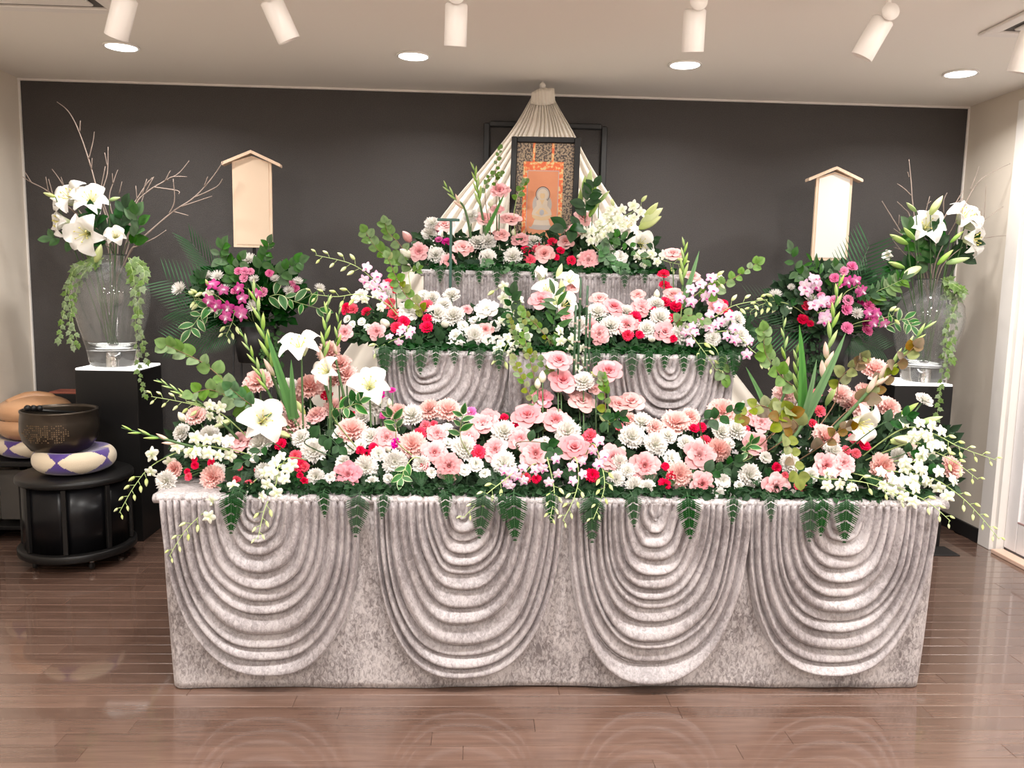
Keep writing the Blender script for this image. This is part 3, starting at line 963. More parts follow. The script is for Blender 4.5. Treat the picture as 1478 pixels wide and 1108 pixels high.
def vase(c, k, label):
    t = thing('glass_vase', label, 'vase', c, 'clear glass vases')
    outer = [(0.0, 0.002), (0.105, 0.0), (0.122, 0.006), (0.130, 0.03), (0.140, 0.09), (0.158, 0.16), (0.182, 0.25), (0.203, 0.34), (0.208, 0.40), (0.196, 0.47), (0.160, 0.525), (0.115, 0.560), (0.092, 0.580), (0.084, 0.600), (0.088, 0.620), (0.098, 0.630)]
    inner = [(0.094, 0.628), (0.083, 0.618), (0.079, 0.600), (0.087, 0.578), (0.110, 0.556), (0.156, 0.520), (0.191, 0.467), (0.203, 0.40), (0.198, 0.34), (0.177, 0.25), (0.153, 0.16), (0.136, 0.098), (0.0, 0.094)]
    q = MB(); q.lathe([(r * k, z * k) for r, z in outer + inner], 64)
    build(q, 'glass_body', M['glass'], t)
    q = MB(); q.lathe([(0.0, 0.004 * k), (0.028 * k, 0.004 * k), (0.030 * k, 0.010 * k), (0.030 * k, 0.088 * k), (0.0, 0.090 * k)], 24); 
    build(q, 'base_core', M['chrome'], t)
    return t


VL = Vector((P(165, 533, 4.70).x, 4.70, ZPL))
VR = Vector((P(1331, 555, 4.70).x, 4.70, ZPR))
vase(VL, 1.0, 'tall clear glass vase of lilies on the plinth beside the singing bowl')
vase(VR, 0.96, 'tall clear glass vase of lilies on the plinth beside the white door')

# ------------------------------------------------------------------ singing bowl on its cart, wooden fish drum
CX, CY, CR = -2.10, 4.245, 0.278
cart = thing('round_cart', 'round black cart on casters carrying the singing bowl', 'cart', (CX, CY, 0))
ZT = 0.475
q = MB(); q.lathe([(0, ZT - 0.035), (CR - 0.01, ZT - 0.035), (CR, ZT - 0.028), (CR, ZT - 0.007), (CR - 0.008, ZT), (0, ZT)], 48); build(q, 'top', M['black'], cart)
q = MB(); q.lathe([(0, 0.062), (CR - 0.004, 0.062), (CR + 0.004, 0.068), (CR + 0.004, 0.098), (CR - 0.004, 0.104), (0, 0.104)], 48); build(q, 'bottom_board', M['black'], cart)
for k in range(8):
    a0, a1 = 2 * math.pi * (k + 0.3) / 8, 2 * math.pi * (k + 1.3) / 8
    q = MB(); q.grid(6, 1, lambda u, v: ((CR - 0.03) * math.cos(a0 + (a1 - a0) * u), (CR - 0.03) * math.sin(a0 + (a1 - a0) * u), 0.105 + (ZT - 0.141) * v)); solid(build(q, 'side_panel', M['black_glass'], cart), 0.006)
    q = MB(); q.box(((CR - 0.022) * math.cos(a0), (CR - 0.022) * math.sin(a0), 0.105 + (ZT - 0.141) / 2), (0.022, 0.022, ZT - 0.142), 0.003, a0); build(q, 'post', M['black'], cart, False)
for a in (-2.35, -0.85, 0.75, 2.2):
    x, y = 0.21 * math.cos(a), 0.21 * math.sin(a)
    q = MB(); q.lathe([(0.0, 0.06), (0.016, 0.06), (0.018, 0.05), (0.013, 0.036), (0, 0.034)], 14, (x, y, 0)); cs = build(q, 'caster', M['chrome'], cart)
    q = MB(); q.ell((x, y, 0.021), (0.013, 0.021, 0.021), 12, 8); build(q, 'wheel', M['black_matt'], cs)


def zabuton(c, r, h, label, rot=0.0, n=5):
    """round cushion of purple and cream lozenges"""
    t = thing('round_cushion', label, 'cushion', c, 'purple and cream cushions', rot)
    q = MB()
    nu, nv = 200, 48

    def pt(u, v):
        b_ = math.pi * v
        k = math.sin(b_) ** 0.62
        rr = r * (0.30 + 0.70 * k) if False else r * math.sin(b_) ** 0.55
        return (rr * math.cos(2 * math.pi * u), rr * math.sin(2 * math.pi * u), h / 2 - h / 2 * math.copysign(abs(math.cos(b_)) ** 0.9, math.cos(b_)) - (0.052 * max(0, 1 - (rr / (0.86 * r)) ** 2) if v > 0.5 else 0))
    vs_ = [pt(i / nu, j / nv) for j in range(nv + 1) for i in range(nu)]
    for j in range(nv):
        for i in range(nu):
            u = (i + 0.5) / nu * n
            v = (j + 0.5) / nv
            tri = abs((u % 1) - 0.5) * 2
            vv = abs(v - 0.54) / 0.34
            q.mi = 0 if vv < tri else 1
            q.add([vs_[j * nu + i], vs_[j * nu + (i + 1) % nu], vs_[(j + 1) * nu + (i + 1) % nu], vs_[(j + 1) * nu + i]], [(0, 1, 2, 3)])
    o = build(q, 'casing', [M['cream'], M['purple']], t)
    md = o.modifiers.new('join seams', 'WELD'); md.merge_threshold = 0.0005
    q = MB(); q.lathe([(0, h - 0.054), (0.02, h - 0.053), (0.02, h - 0.066)], 12); build(q, 'tuft', M['purple'], t)
    return t


CUSH_H = 0.150
zabuton((CX, CY, ZT), 0.198, CUSH_H, 'purple and cream cushion under the singing bowl', 0.35)
ZB = ZT + CUSH_H - 0.050
bowl = thing('singing_bowl', 'large dark bronze singing bowl on a purple cushion', 'singing bowl', (P(88, 640, CY).x, CY, ZB))
rb = 0.197
q = MB(); q.lathe([(r_ * 0.93, z_) for r_, z_ in [(0, 0.0), (0.09, 0.002), (0.15, 0.025), (0.188, 0.075), (0.200, 0.125), (0.198, 0.175), (0.192, 0.215), (0.196, 0.222), (0.196, 0.230), (0.184, 0.230), (0.182, 0.215), (0.188, 0.17), (0.188, 0.125), (0.176, 0.08), (0.14, 0.035), (0, 0.014)]], 64); build(q, 'body', M['bronze'], bowl)
rr_ = random.Random(8)
q = MB()
for j in range(9):
    for i in range(26):
        a = -math.pi / 2 + 0.05 + (i - 13) * 0.055
        z = 0.085 + j * 0.0105
        if abs(i - 13) > 13 - abs(j - 4) * 1.2 or rr_.random() < 0.3:
            continue
        r_ = 0.93 * (0.1925 + 0.0075 * min(1, max(0, (z - 0.075) / 0.05))) + 0.0002
        q.box((r_ * math.cos(a), r_ * math.sin(a), z), (0.0035, 0.003 + 0.004 * rr_.random(), 0.003 + 0.004 * rr_.random()), 0, a)
o = build(q, 'engraved_script', M['bronze_etch'], bowl, False); o['kind'] = 'stuff'
mal = thing('bowl_striker', 'dark beaded bowl striker resting on the singing bowl rim', 'striker', (P(42, 594, CY - 0.1).x, CY - 0.12, ZB + 0.232))
q = MB(); q.tube([(0, 0, 0.012), (0.16, 0.16, -0.03)], 0.008, 8); build(q, 'handle', M['black'], mal)
for k in range(3):
    q = MB(); q.ell((0.004 + k * 0.019, k * 0.019, 0.018 - k * 0.003), (0.017, 0.017, 0.017), 12, 8); build(q, 'bead', M['black'], mal)
# wooden fish drum on its own stand, at the wall
WX, WY = -2.535, 4.68
q0 = thing('drum_stand', 'low dark stand with grey side panel under the wooden fish drum', 'stand', (WX, WY, 0))
zs = P(10, 672, 4.40).z
for sx in (-0.165, 0.165):
    for sy in (-0.165, 0.165):
        q = MB(); q.box((sx, sy, (zs - 0.03) / 2), (0.03, 0.03, zs - 0.03), 0.003); build(q, 'leg', M['black'], q0, False)
q = MB(); q.box((0, 0, zs - 0.015), (0.39, 0.37, 0.03), 0.006); build(q, 'top', M['black'], q0, False)
q = MB(); q.box((0.0, -0.10, zs * 0.55), (0.30, 0.012, zs * 0.62), 0.003); build(q, 'side_panel', M['grey_panel'], q0, False)
q = MB(); q.box((0, 0, 0.08), (0.36, 0.34, 0.02), 0.003); build(q, 'shelf', M['black'], q0, False)
zabuton((WX, WY, zs), 0.195, 0.13, 'purple and cream cushion under the wooden fish drum', 0.1)
wf = thing('wooden_fish_drum', 'polished tan wooden fish drum with a slit mouth beside the beige wall', 'drum', (WX, WY, zs + 0.13 - 0.048))
for nm, zc, hz, rx, zo in (('lower_shell', 0.095, 0.095, 0.190, 0), ('upper_shell', 0.180, 0.088, 0.195, 0.012)):
    q = MB(); q.ell((0.01, 0, zc), (rx, 0.20, hz), 28, 16)
    build(q, nm, M['wood_fish'], wf)
q = MB(); q.ell((0.01, 0, 0.140), (0.178, 0.178, 0.032), 24, 8); build(q, 'slit', M['black_matt'], wf)
q = MB(); q.tube(spline([(-0.08, -0.10, 0.225), (0.0, -0.02, 0.262), (0.10, 0.04, 0.240), (0.16, 0.05, 0.19)], 6), [0.03] * 6 + [0.028] * 6 + [0.02] * 7, 10); build(q, 'carved_ridge', M['wood_fish'], wf)
# small box with a red-brown lid behind the bowl
bx = thing('small_lidded_box', 'small black box with red-brown cloth lid behind the singing bowl', 'box', (-2.46, 4.99, 0))
zz = P(75, 566, 4.9).z
q = MB(); q.box((0, 0, (zz - 0.012) / 2), (0.24, 0.16, zz - 0.012), 0.004); build(q, 'body', M['black_matt'], bx, False)
q = MB(); q.box((0, 0, zz - 0.006), (0.22, 0.14, 0.012), 0.003); build(q, 'lid', M['red_cloth'], bx, False)
fm = MB(); fm.box((2.60, 4.45, 0.004), (0.34, 0.16, 0.006), 0.002)
tag(build(fm, 'floor_outlet_plate', M['black_matt'], smooth=False), 'flat dark floor plate beside the velvet table end', 'floor plate')

# ------------------------------------------------------------------ flower and leaf shapes (each made once, shared by its copies)
def wrap_petal(q, phi, r0, r1, h0, h1, half, curl, ruf=0.0, nfr=3, seed=0, nu=8, nv=6, off=0.0, t0=0.0, t1=1.0):
    """petal wrapped round the flower's axis"""
    def fn(u, v):
        uu = (u - 0.5) * 2
        wv = 0.45 + 0.55 * math.sin(math.pi * (0.05 + 0.75 * v)) ** 0.7
        a = phi + uu * half * wv
        k = v * (1 - 0.20 * uu * uu)
        r = r0 + (r1 - r0) * k ** 1.25 + curl * max(0, k - 0.72) * 1.6
        h = h0 + (h1 - h0) * math.sin(min(1.0, k) * math.pi / 2) - curl * max(0, k - 0.72) ** 1.4 * 2.4
        w = ruf * v * v * (math.sin(uu * nfr * math.pi + seed * 1.7) + 0.4 * math.sin(uu * nfr * 5.1 + seed))
        return ((r + off + w * 0.6) * math.cos(a), (r + off + w * 0.6) * math.sin(a), h + w)
    q.grid(nu, nv, fn, lambda u, v: t0 + (t1 - t0) * v)


def make_rose(pm):
    c = MB()
    c.mi = 0
    for k in range(4):
        wrap_petal(c, k * 2.3, 0.03, 0.10 + 0.06 * k, 0.0, 0.62 - 0.02 * k, 1.35 - 0.1 * k, 0.05, nu=10, nv=6, t0=0.0, t1=0.35 + 0.05 * k)
    for k in range(5):
        wrap_petal(c, k * 1.257 + 0.4, 0.06, 0.36, 0.0, 0.58, 0.85, 0.12, 0.012, 2, k, t0=0.05, t1=0.62)
    head = c.mesh('rose_heart', pm)
    p = MB(); wrap_petal(p, 0, 0.08, 0.58, 0.0, 0.56, 0.92, 0.30, 0.012, 2, 1, t0=0.1, t1=0.8)
    p1 = p.mesh('rose_petal', pm)
    p = MB(); wrap_petal(p, 0, 0.08, 0.84, -0.02, 0.44, 0.90, 0.36, 0.018, 2, 3, t0=0.15, t1=1.0)
    p2 = p.mesh('rose_outer_petal', pm)
    return head, [(p1, 5, 0.2), (p2, 5, 0.85)]


def make_lisi(pm):
    c = MB()
    for k in range(5):
        wrap_petal(c, k * 1.257, 0.03, 0.34, 0.0, 0.46, 0.70, 0.18, 0.05, 3, k, t0=0.0, t1=0.55)
    c.ell((0, 0, 0.10), (0.07, 0.07, 0.14), 8, 6)
    head = c.mesh('lisianthus_heart', pm)
    p = MB(); wrap_petal(p, 0, 0.06, 0.66, 0.0, 0.46, 0.88, 0.22, 0.035, 3, 2, nu=10, t0=0.05, t1=0.9)
    p1 = p.mesh('lisianthus_petal', pm)
    p = MB(); wrap_petal(p, 0, 0.06, 0.90, -0.03, 0.32, 0.86, 0.25, 0.045, 3, 5, nu=10, t0=0.1, t1=1.0)
    p2 = p.mesh('lisianthus_outer_petal', pm)
    return head, [(p1, 5, 0.3), (p2, 5, 0.93)]


def make_carnation(pm, seed=1, layers=((0.95, 0.02, 11), (0.86, 0.22, 10), (0.66, 0.40, 8), (0.42, 0.52, 6), (0.2, 0.56, 4)), frill=0.085):
    r = random.Random(seed)
    c = MB()
    for li, (rad, ht, n) in enumerate(layers):
        for k in range(n):
            ph = 2 * math.pi * (k + r.uniform(-0.25, 0.25)) / n + li * 0.37
            sd = r.uniform(0, 9)
            half = 1.25 * math.pi / n
            rd = rad * r.uniform(0.88, 1.08)
            hh = ht + r.uniform(-0.05, 0.05)

            def fn(u, v):
                uu = (u - 0.5) * 2
                a = ph + uu * half * (0.35 + 0.65 * v)
                rr = rd * v * (1 + 0.10 * math.sin(uu * 9 + sd) * v - 0.12 * uu * uu * v)
                z = -0.18 + (hh + 0.18) * v ** 0.8 + frill * v * v * math.sin(uu * 8 + sd * 2)
                return (rr * math.cos(a), rr * math.sin(a), z)
            c.grid(7, 4, fn, lambda u, v, li=li: max(0, min(1, v * (1.0 - 0.10 * li))))
    return c.mesh('carnation_bloom', pm)


def make_mum(pm):
    c = MB()
    r = random.Random(4)
    for li, (n, op, L) in enumerate(((18, 1.25, 1.0), (16, 0.95, 0.95), (13, 0.6, 0.82), (9, 0.3, 0.65))):
        for k in range(n):
            ph = 2 * math.pi * (k + r.uniform(-.3, .3)) / n
            o = op + r.uniform(-.1, .1)

            def fn(u, v):
                uu = (u - .5) * 2
                w = 0.10 * math.sin(math.pi * (0.12 + 0.8 * v)) * uu
                rad = L * v * math.sin(o) * 0.95
                z = L * v * math.cos(o) * 0.8 + 0.12 * v * v - 0.05 * uu * uu * v * -1
                return (rad * math.cos(ph) - w * math.sin(ph), rad * math.sin(ph) + w * math.cos(ph), z)
            c.grid(2, 4, fn)
    return c.mesh('mum_bloom', pm)


def make_lily_petal():
    p = MB()

    def fn(u, v):
        uu = (u - .5) * 2
        w = 0.36 * math.sin(math.pi * (0.10 + 0.86 * v)) ** 0.9
        r = 0.05 + 0.86 * v ** 1.25 + 0.12 * max(0, v - 0.6)
        z = 0.72 * math.sin(v * math.pi * 0.62) - 0.55 * max(0, v - 0.62) ** 1.3 * 1.6
        z += 0.10 * abs(uu) ** 1.6 * math.sin(math.pi * v) - 0.03 * math.sin(uu * 4 + v * 9) * v
        return (r, uu * w, z)
    p.grid(6, 9, fn)
    return p.mesh('lily_petal', M['p_lily'])


def make_bud(m, fat=0.16, ridges=3):
    p = MB()
    n = 15

    def fn(u, v):
        a = 2 * math.pi * u
        r = fat * (math.sin(math.pi * min(1, 0.06 + 0.94 * v) ** 0.85) ** 0.8 + 0.02) * (1 + 0.12 * math.cos(a * ridges))
        return (r * math.cos(a), r * math.sin(a), v)
    p.grid(n, 8, fn)
    return p.mesh('bud', m)


def make_leaf(kind, m):
    p = MB()
    prm = {'round': (0.46, 0.75, 0.15), 'oval': (0.30, 0.9, 0.12), 'lance': (0.15, 1.0, 0.16), 'broad': (0.36, 0.95, 0.20), 'blade': (0.045, 1.0, 0.06), 'var': (0.22, 0.95, 0.16)}[kind]
    W_, pw, bend = prm

    def fn(u, v):
        uu = (u - .5) * 2
        w = W_ * max(0.0, math.sin(math.pi * v ** pw)) ** (0.62 if kind == 'round' else 0.85)
        if kind == 'blade':
            w = W_ * (1 - v) ** 0.6 + 0.002
        return (uu * w, v, bend * math.sin(v * 2.4) * 0.5 - bend * v * v * 0.8 + 0.18 * abs(uu) * w)
    tf = (lambda u, v: abs(u - .5) * 2) if kind == 'var' else (lambda u, v: 0.25 + 0.75 * abs(math.sin((u * 2 + v) * 2.0)))
    p.grid(6 if kind == 'var' else 4, 7, fn, tf)
    return p.mesh('leaf', m)


def make_ivy_leaf(m):
    p = MB()
    out = [(0, 0), (0.22, -0.06), (0.42, 0.10), (0.30, 0.30), (0.46, 0.52), (0.22, 0.58), (0.0, 1.0), (-0.22, 0.58), (-0.46, 0.52), (-0.30, 0.30), (-0.42, 0.10), (-0.22, -0.06)]
    vs_ = [(0, 0.35, 0.06)] + [(x, y, -0.05 * abs(x) * 2 - 0.1 * y * y) for x, y in out]
    n = len(out)
    p.add(vs_, [(0, 1 + i, 1 + (i + 1) % n) for i in range(n)], [0.2] + [0.4 + 0.6 * (i % 2) for i in range(n)])
    return p.mesh('ivy_leaf', m)


def make_orchid(m, lipm):
    p = MB()
    for k, (a, L, w) in enumerate(((90, 1.0, .30), (162, 0.95, .42), (234, .98, .28), (306, .98, .28), (18, 0.95, .42))):
        a = math.radians(a)

        def fn(u, v):
            uu = (u - .5) * 2
            ww = w * math.sin(math.pi * (0.06 + 0.88 * v)) ** 0.8 * uu
            r = L * v
            return (r * math.cos(a) - ww * math.sin(a), r * math.sin(a) + ww * math.cos(a), 0.22 * v - 0.25 * v * v - 0.10 * uu * uu + 0.05 * k % 0.06)
        p.grid(4, 5, fn)
    p.mi = 1

    def lip(u, v):
        uu = (u - .5) * 2
        return (uu * (0.10 + 0.16 * v), -0.05 - 0.35 * v, 0.10 + 0.35 * math.sin(v * 2.2) + 0.10 * abs(uu))
    p.grid(4, 4, lip)
    return p.mesh('orchid_blossom', [m, lipm])


def fern_curve(v, hang):
    if not hang:
        return Vector((0, v, -0.10 * v * v)), Vector((0, 1, -0.2 * v))
    y = z = 0.0
    n = 24
    d = Vector((0, 1, 0))
    for i in range(int(v * n + 0.5)):
        a = -0.25 - 1.25 * min(1, max(0, (i / n - 0.04) / 0.26))
        d = Vector((0, math.cos(a), math.sin(a)))
        y += d.y / n
        z += d.z / n
    return Vector((0, y, z)), d


def make_fern(hang=False):
    """leather-fern frond, length 1 along Y: (rachis mesh, leaflets mesh)"""
    rch = MB()
    pts = [fern_curve(i / 12, hang)[0] for i in range(13)]
    rch.tube(pts, [0.008 - 0.0005 * i for i in range(13)], 5)
    lf = MB()
    n = 17
    for i in range(n):
        v = 0.14 + 0.84 * i / (n - 1)
        L = 0.34 * (1 - v) ** 0.75 * (0.55 + 0.45 * min(1, v * 3.5)) + 0.02
        for s_ in (-1, 1):
            base, fw_ = fern_curve(v, hang)
            d = (Vector((s_ * math.cos(0.5), 0, -0.08)) + fw_ * math.sin(0.5)).normalized()
            side = (fw_ * math.cos(0.5) - Vector((s_ * math.sin(0.5), 0, 0))).normalized()
            k = 5
            vs_, fs = [], []
            for j in range(k + 1):
                f = j / k
                w = 0.027 * (1 - f) ** 0.7 + 0.002
                c = base + d * L * f
                tooth = 0.55 if j % 2 else 1.15
                vs_ += [c - side * w * tooth, c, c + side * w * tooth]
            for j in range(k):
                a = j * 3
                fs += [(a, a + 1, a + 4, a + 3), (a + 1, a + 2, a + 5, a + 4)]
            lf.add([p for p in vs_], fs, [0.3 + 0.7 * ((q_ // 3) / k) for q_ in range(len(vs_))])
    return rch.mesh('fern_rachis', M['stem_dark']), lf.mesh('fern_leaflets', M['fern'])


def make_palm():
    rch = MB()
    pts = [(0, i / 8, 0.05 - 0.28 * (i / 8) ** 2) for i in range(9)]
    rch.tube(pts, [0.010 - 0.0009 * i for i in range(9)], 5)
    blades = MB()
    n = 17
    for i in range(n):
        v = 0.22 + 0.78 * i / (n - 1)
        L = 0.50 * (1 - 0.55 * abs(v - 0.5) * 1.4)
        for s_ in (-1, 1):
            base = Vector((0, v, 0.05 - 0.28 * v * v))
            d = Vector((s_ * 0.78, 0.62, 0.05)).normalized()
            side = Vector((-0.62 * s_, 0.78, 0)) * s_
            vs_, fs = [], []
            for j in range(5):
                f = j / 4
                w = 0.0075 * math.sin(math.pi * (0.15 + 0.8 * f))
                c = base + d * L * f + Vector((0, 0, -0.22 * L * f * f))
                vs_ += [c - side * w, c + side * w + Vector((0, 0, 0.004))]
            for j in range(4):
                fs.append((j * 2, j * 2 + 1, j * 2 + 3, j * 2 + 2))
            blades.add(vs_, fs, [0.2 + 0.2 * (q_ // 2) for q_ in range(10)])
    return rch.mesh('palm_rachis', M['stem_dark']), blades.mesh('palm_leaflets', M['palm'])


ME = {}
ME['rose'] = make_rose(M['p_rose'])
ME['rose_pale'] = make_rose(M['p_rose_pale'])
ME['lisi'] = make_lisi(M['p_lisi'])
ME['lisi_deep'] = make_lisi(M['p_lisi_deep'])
ME['lisi_white'] = make_lisi(M['p_white'])
ME['carn_pink'] = [make_carnation(M['p_carn'], s_) for s_ in (1, 2, 3)]
ME['carn_white'] = [make_carnation(M['p_white'], s_) for s_ in (4, 5, 6)]
ML = ((0.95, 0.05, 7), (0.75, 0.35, 6), (0.42, 0.50, 4))
ME['mini_red'] = [make_carnation(M['p_red'], s_, ML, 0.07) for s_ in (7, 8)]
ME['mini_mag'] = [make_carnation(M['p_magenta'], 9, ML, 0.07)]
ME['mini_hot'] = [make_carnation(M['p_hotpink'], 10, ML, 0.07)]
ME['mini_wine'] = [make_carnation(M['p_wine'], 12, ML, 0.07)]
ME['mini_white'] = [make_carnation(M['p_white'], s_, ((0.95, 0.05, 5), (0.6, 0.35, 4)), 0.04) for s_ in (13, 14)]
ME['mum'] = [make_mum(M['p_white'])]
ME['lily_petal'] = make_lily_petal()
ME['bud_lily'] = make_bud(M['bud_green'], 0.125)
ME['bud_pale'] = make_bud(M['bud_pale'], 0.17)
ME['bud_rose'] = make_bud(M['p_ivory'], 0.34, 2)
ME['bud_pinkrose'] = make_bud(M['p_rose_pale'], 0.34, 2)
ME['bud_orch_w'] = make_bud(M['bud_pale'], 0.22)
ME['bud_glad'] = make_bud(M['bud_green'], 0.12, 2)
ME['bud_gladp'] = make_bud(M['p_glad'], 0.20, 2)
ME['orch_w'] = make_orchid(M['p_orchid_w'], M['p_ivory'])
ME['orch_p'] = make_orchid(M['p_orchid_p'], M['p_orchid_m'])
ME['orch_m'] = make_orchid(M['p_orchid_m'], M['p_orchid_p'])
for nm, kind, mm in (('round_light', 'round', 'l_light'), ('round_olive', 'round', 'l_olive'), ('round_russet', 'round', 'l_russet'), ('round_sage', 'round', 'l_sage'), ('oval_mid', 'oval', 'l_mid'), ('oval_dark', 'oval', 'l_dark'),
                     ('broad_dark', 'broad', 'l_dark'), ('broad_mid', 'broad', 'l_mid'), ('lance_mid', 'lance', 'l_mid'), ('lance_dark', 'lance', 'l_dark'), ('blade', 'blade', 'l_blade'), ('var', 'var', 'l_var'), ('oval_light', 'oval', 'l_light')):
    ME[nm] = make_leaf(kind, M[mm])
ME['ivy'] = make_ivy_leaf(M['l_ivy'])
FERN = make_fern()
FERNH = make_fern(True)
PALM = make_palm()
_q = MB(); _q.lathe([(0.10, -0.30), (0.24, -0.16), (0.30, 0.0), (0.22, 0.06)], 10); ME['calyx'] = _q.mesh('calyx', M['stem'])
_q = MB(); _q.tube([(0, 0, 0), (0, 0, 0.5), (0, 0, 1)], 1.0, 6); ME['stem'] = _q.mesh('stem', M['stem']); 
_q = MB(); _q.tube([(0, 0, 0), (0, 0, 0.5), (0, 0, 1)], 1.0, 6); ME['stem_d'] = _q.mesh('stem', M['stem_dark'])
_q = MB()
for k in range(6):
    a = k * math.pi / 3 + 0.5
    e = Vector((0.30 * math.cos(a), 0.30 * math.sin(a), 0.72))
    _q.tube([(0, 0, 0.05), Vector((0.10 * math.cos(a), 0.10 * math.sin(a), 0.45)), e], 0.012, 5)
    _q.ell(e, (0.035, 0.035, 0.06), 6, 4)
_q.tube([(0, 0, 0), (0, 0, 0.85)], 0.02, 5)
ME['stamens'] = _q.mesh('stamens', M['stamen'])


def stem_part(t, a, bb, r, me='stem'):
    d = bb - a
    m = Matrix.Translation(a) @ basis(d) @ Matrix.Diagonal((r, r, d.length, 1))
    return link('stem', ME[me], t, m)


# ------------------------------------------------------------------ where the flower beds are
def bank_front(px, py):
    Y = min(3.30, 2.895 + max(0, 714 - py) * 0.0031)
    p = P(px, py, Y)
    base = Vector((max(-1.0, min(1.6, p.x * 0.96 + 0.012)), 3.17, Z1 + 0.05))
    return p, base


def bank_mid(px, py):
    Y = min(3.78, 3.445 + max(0, 500 - py) * 0.0038)
    p = P(px, py, Y)
    base = Vector((max(-0.36, min(1.04, p.x)), 3.66, Z2 + 0.05))
    return p, base


def bank_top(px, py):
    Y = min(4.13, 3.975 + max(0, 385 - py) * 0.0032)
    p = P(px, py, Y)
    base = Vector((max(-0.2, min(0.90, p.x)), 4.09, Z3 + 0.04))
    return p, base


def bank_sl(px, py):
    r_ = 4.50 - 0.17 * max(0, 1 - abs(px - 350) / 130) * (1 if py > 380 else 0.4)
    return P(px, py, r_), Vector((SL.x, SL.y, SL.z + 0.0))


def bank_sr(px, py):
    r_ = 4.50 - 0.17 * max(0, 1 - abs(px - 1205) / 120) * (1 if py > 390 else 0.4)
    return P(px, py, r_), Vector((SR.x, SR.y, SR.z + 0.0))


BANK = {'f': bank_front, 'm': bank_mid, 't': bank_top, 'l': bank_sl, 'r': bank_sr}


def zone(bk, px):
    if bk == 'f':
        return ('front tier above the swag nearest the bowl' if px < 528 else 'front tier above the second swag from the bowl' if px < 818 else
                'front tier above the second swag from the door' if px < 1082 else 'front tier above the swag nearest the door')
    if bk == 'm':
        return 'middle tier on the bowl side' if px < 795 else 'middle tier on the door side'
    if bk == 't':
        return 'top tier beside the frame on the bowl side' if px < 784 else 'top tier beside the frame on the door side'
    return 'wire stand under the beige plaque' if bk == 'l' else 'wire stand under the white plaque'


def facing(p, base, up=0.5, j=0.28):
    n = Vector((0, -1.0, up))
    d = (p - base)
    if d.length > 1e-3:
        n += d.normalized() * 0.45
    n += Vector((R(-j, j), R(-j, j) * 0.5, R(-j, j)))
    return n.normalized()


NAMES = {'rose': ('pink_rose', 'pink rose', 'rose'), 'rose_pale': ('pale_pink_rose', 'pale pink rose', 'rose'), 'lisi': ('pink_lisianthus', 'ruffled pink lisianthus', 'lisianthus'),
         'lisi_deep': ('deep_pink_lisianthus', 'deep pink lisianthus', 'lisianthus'), 'lisi_white': ('white_lisianthus', 'open white lisianthus', 'lisianthus'),
         'carn_pink': ('pink_carnation', 'frilly pink carnation', 'carnation'), 'carn_white': ('white_carnation', 'frilly white carnation', 'carnation'),
         'mini_red': ('crimson_spray_carnation', 'small crimson spray carnation', 'carnation'), 'mini_mag': ('magenta_spray_carnation', 'small magenta spray carnation', 'carnation'),
         'mini_hot': ('hot_pink_spray_carnation', 'small hot pink spray carnation', 'carnation'), 'mini_wine': ('wine_red_spray_carnation', 'small wine red spray carnation', 'carnation'),
         'mini_white': ('white_stock_blossom', 'small white stock blossom', 'blossom'), 'mum': ('white_chrysanthemum', 'cupped white chrysanthemum', 'chrysanthemum'),
         'bud_rose': ('ivory_flower_bud', 'closed ivory flower bud', 'bud'), 'bud_pinkrose': ('pink_rose_bud', 'closed pale pink rosebud', 'bud')}


def flower(kind, bk, px, py, d, up=0.5, j=0.28, nrm=None):
    p, base = BANK[bk](px, py)
    rad = d * pxm(p.y) * (0.68 if kind.startswith('carn') else 0.66)
    nm, lab, cat = NAMES[kind]
    z = zone(bk, px)
    if kind in ('carn_pink', 'carn_white', 'lisi') and (d >= 31 or d <= 22):
        lab = ('large ' if d >= 31 else 'small ') + lab
    t = thing(nm, lab + near(bk, px, py, z, kind), cat, base, lab + ' flowers on the ' + z)
    n = Vector(nrm).normalized() if nrm is not None else facing(p, base, up, j)
    c = p - base
    rot = basis(n) @ Matrix.Rotation(R(0, 6.28), 4, 'Z')
    mm = Matrix.Translation(c) @ rot @ Matrix.Scale(rad, 4)
    foot = c - n * rad * 0.25
    stem_part(t, Vector((0, 0, 0)), foot, 0.0022 if rad < 0.022 else 0.003)
    if kind in ('rose', 'rose_pale', 'lisi', 'lisi_deep', 'lisi_white'):
        head, rows = ME[kind]
        mm = mm @ Matrix.Translation((0, 0, -0.12))
        h = link('flower_head', head, t, mm)
        for me, cnt, a0 in rows:
            for k in range(cnt):
                link('petal', me, h, Matrix.Rotation(a0 + 2 * math.pi * k / cnt + R(-.12, .12), 4, 'Z') @ Matrix.Scale(R(0.94, 1.06), 4))
    elif kind.startswith('bud'):
        link('bud', ME[kind], t, Matrix.Translation(c) @ basis((p - base).normalized() + Vector((0, -.3, .4))) @ Matrix.Scale(rad * 1.9, 4) @ Matrix.Translation((0, 0, -0.5)))
    else:
        link('flower_head', rnd.choice(ME[kind]), t, mm)
    link('calyx', ME['calyx'], t, Matrix.Translation(c - n * rad * 0.10) @ basis(n) @ Matrix.Scale(rad * 0.9, 4))
    return t


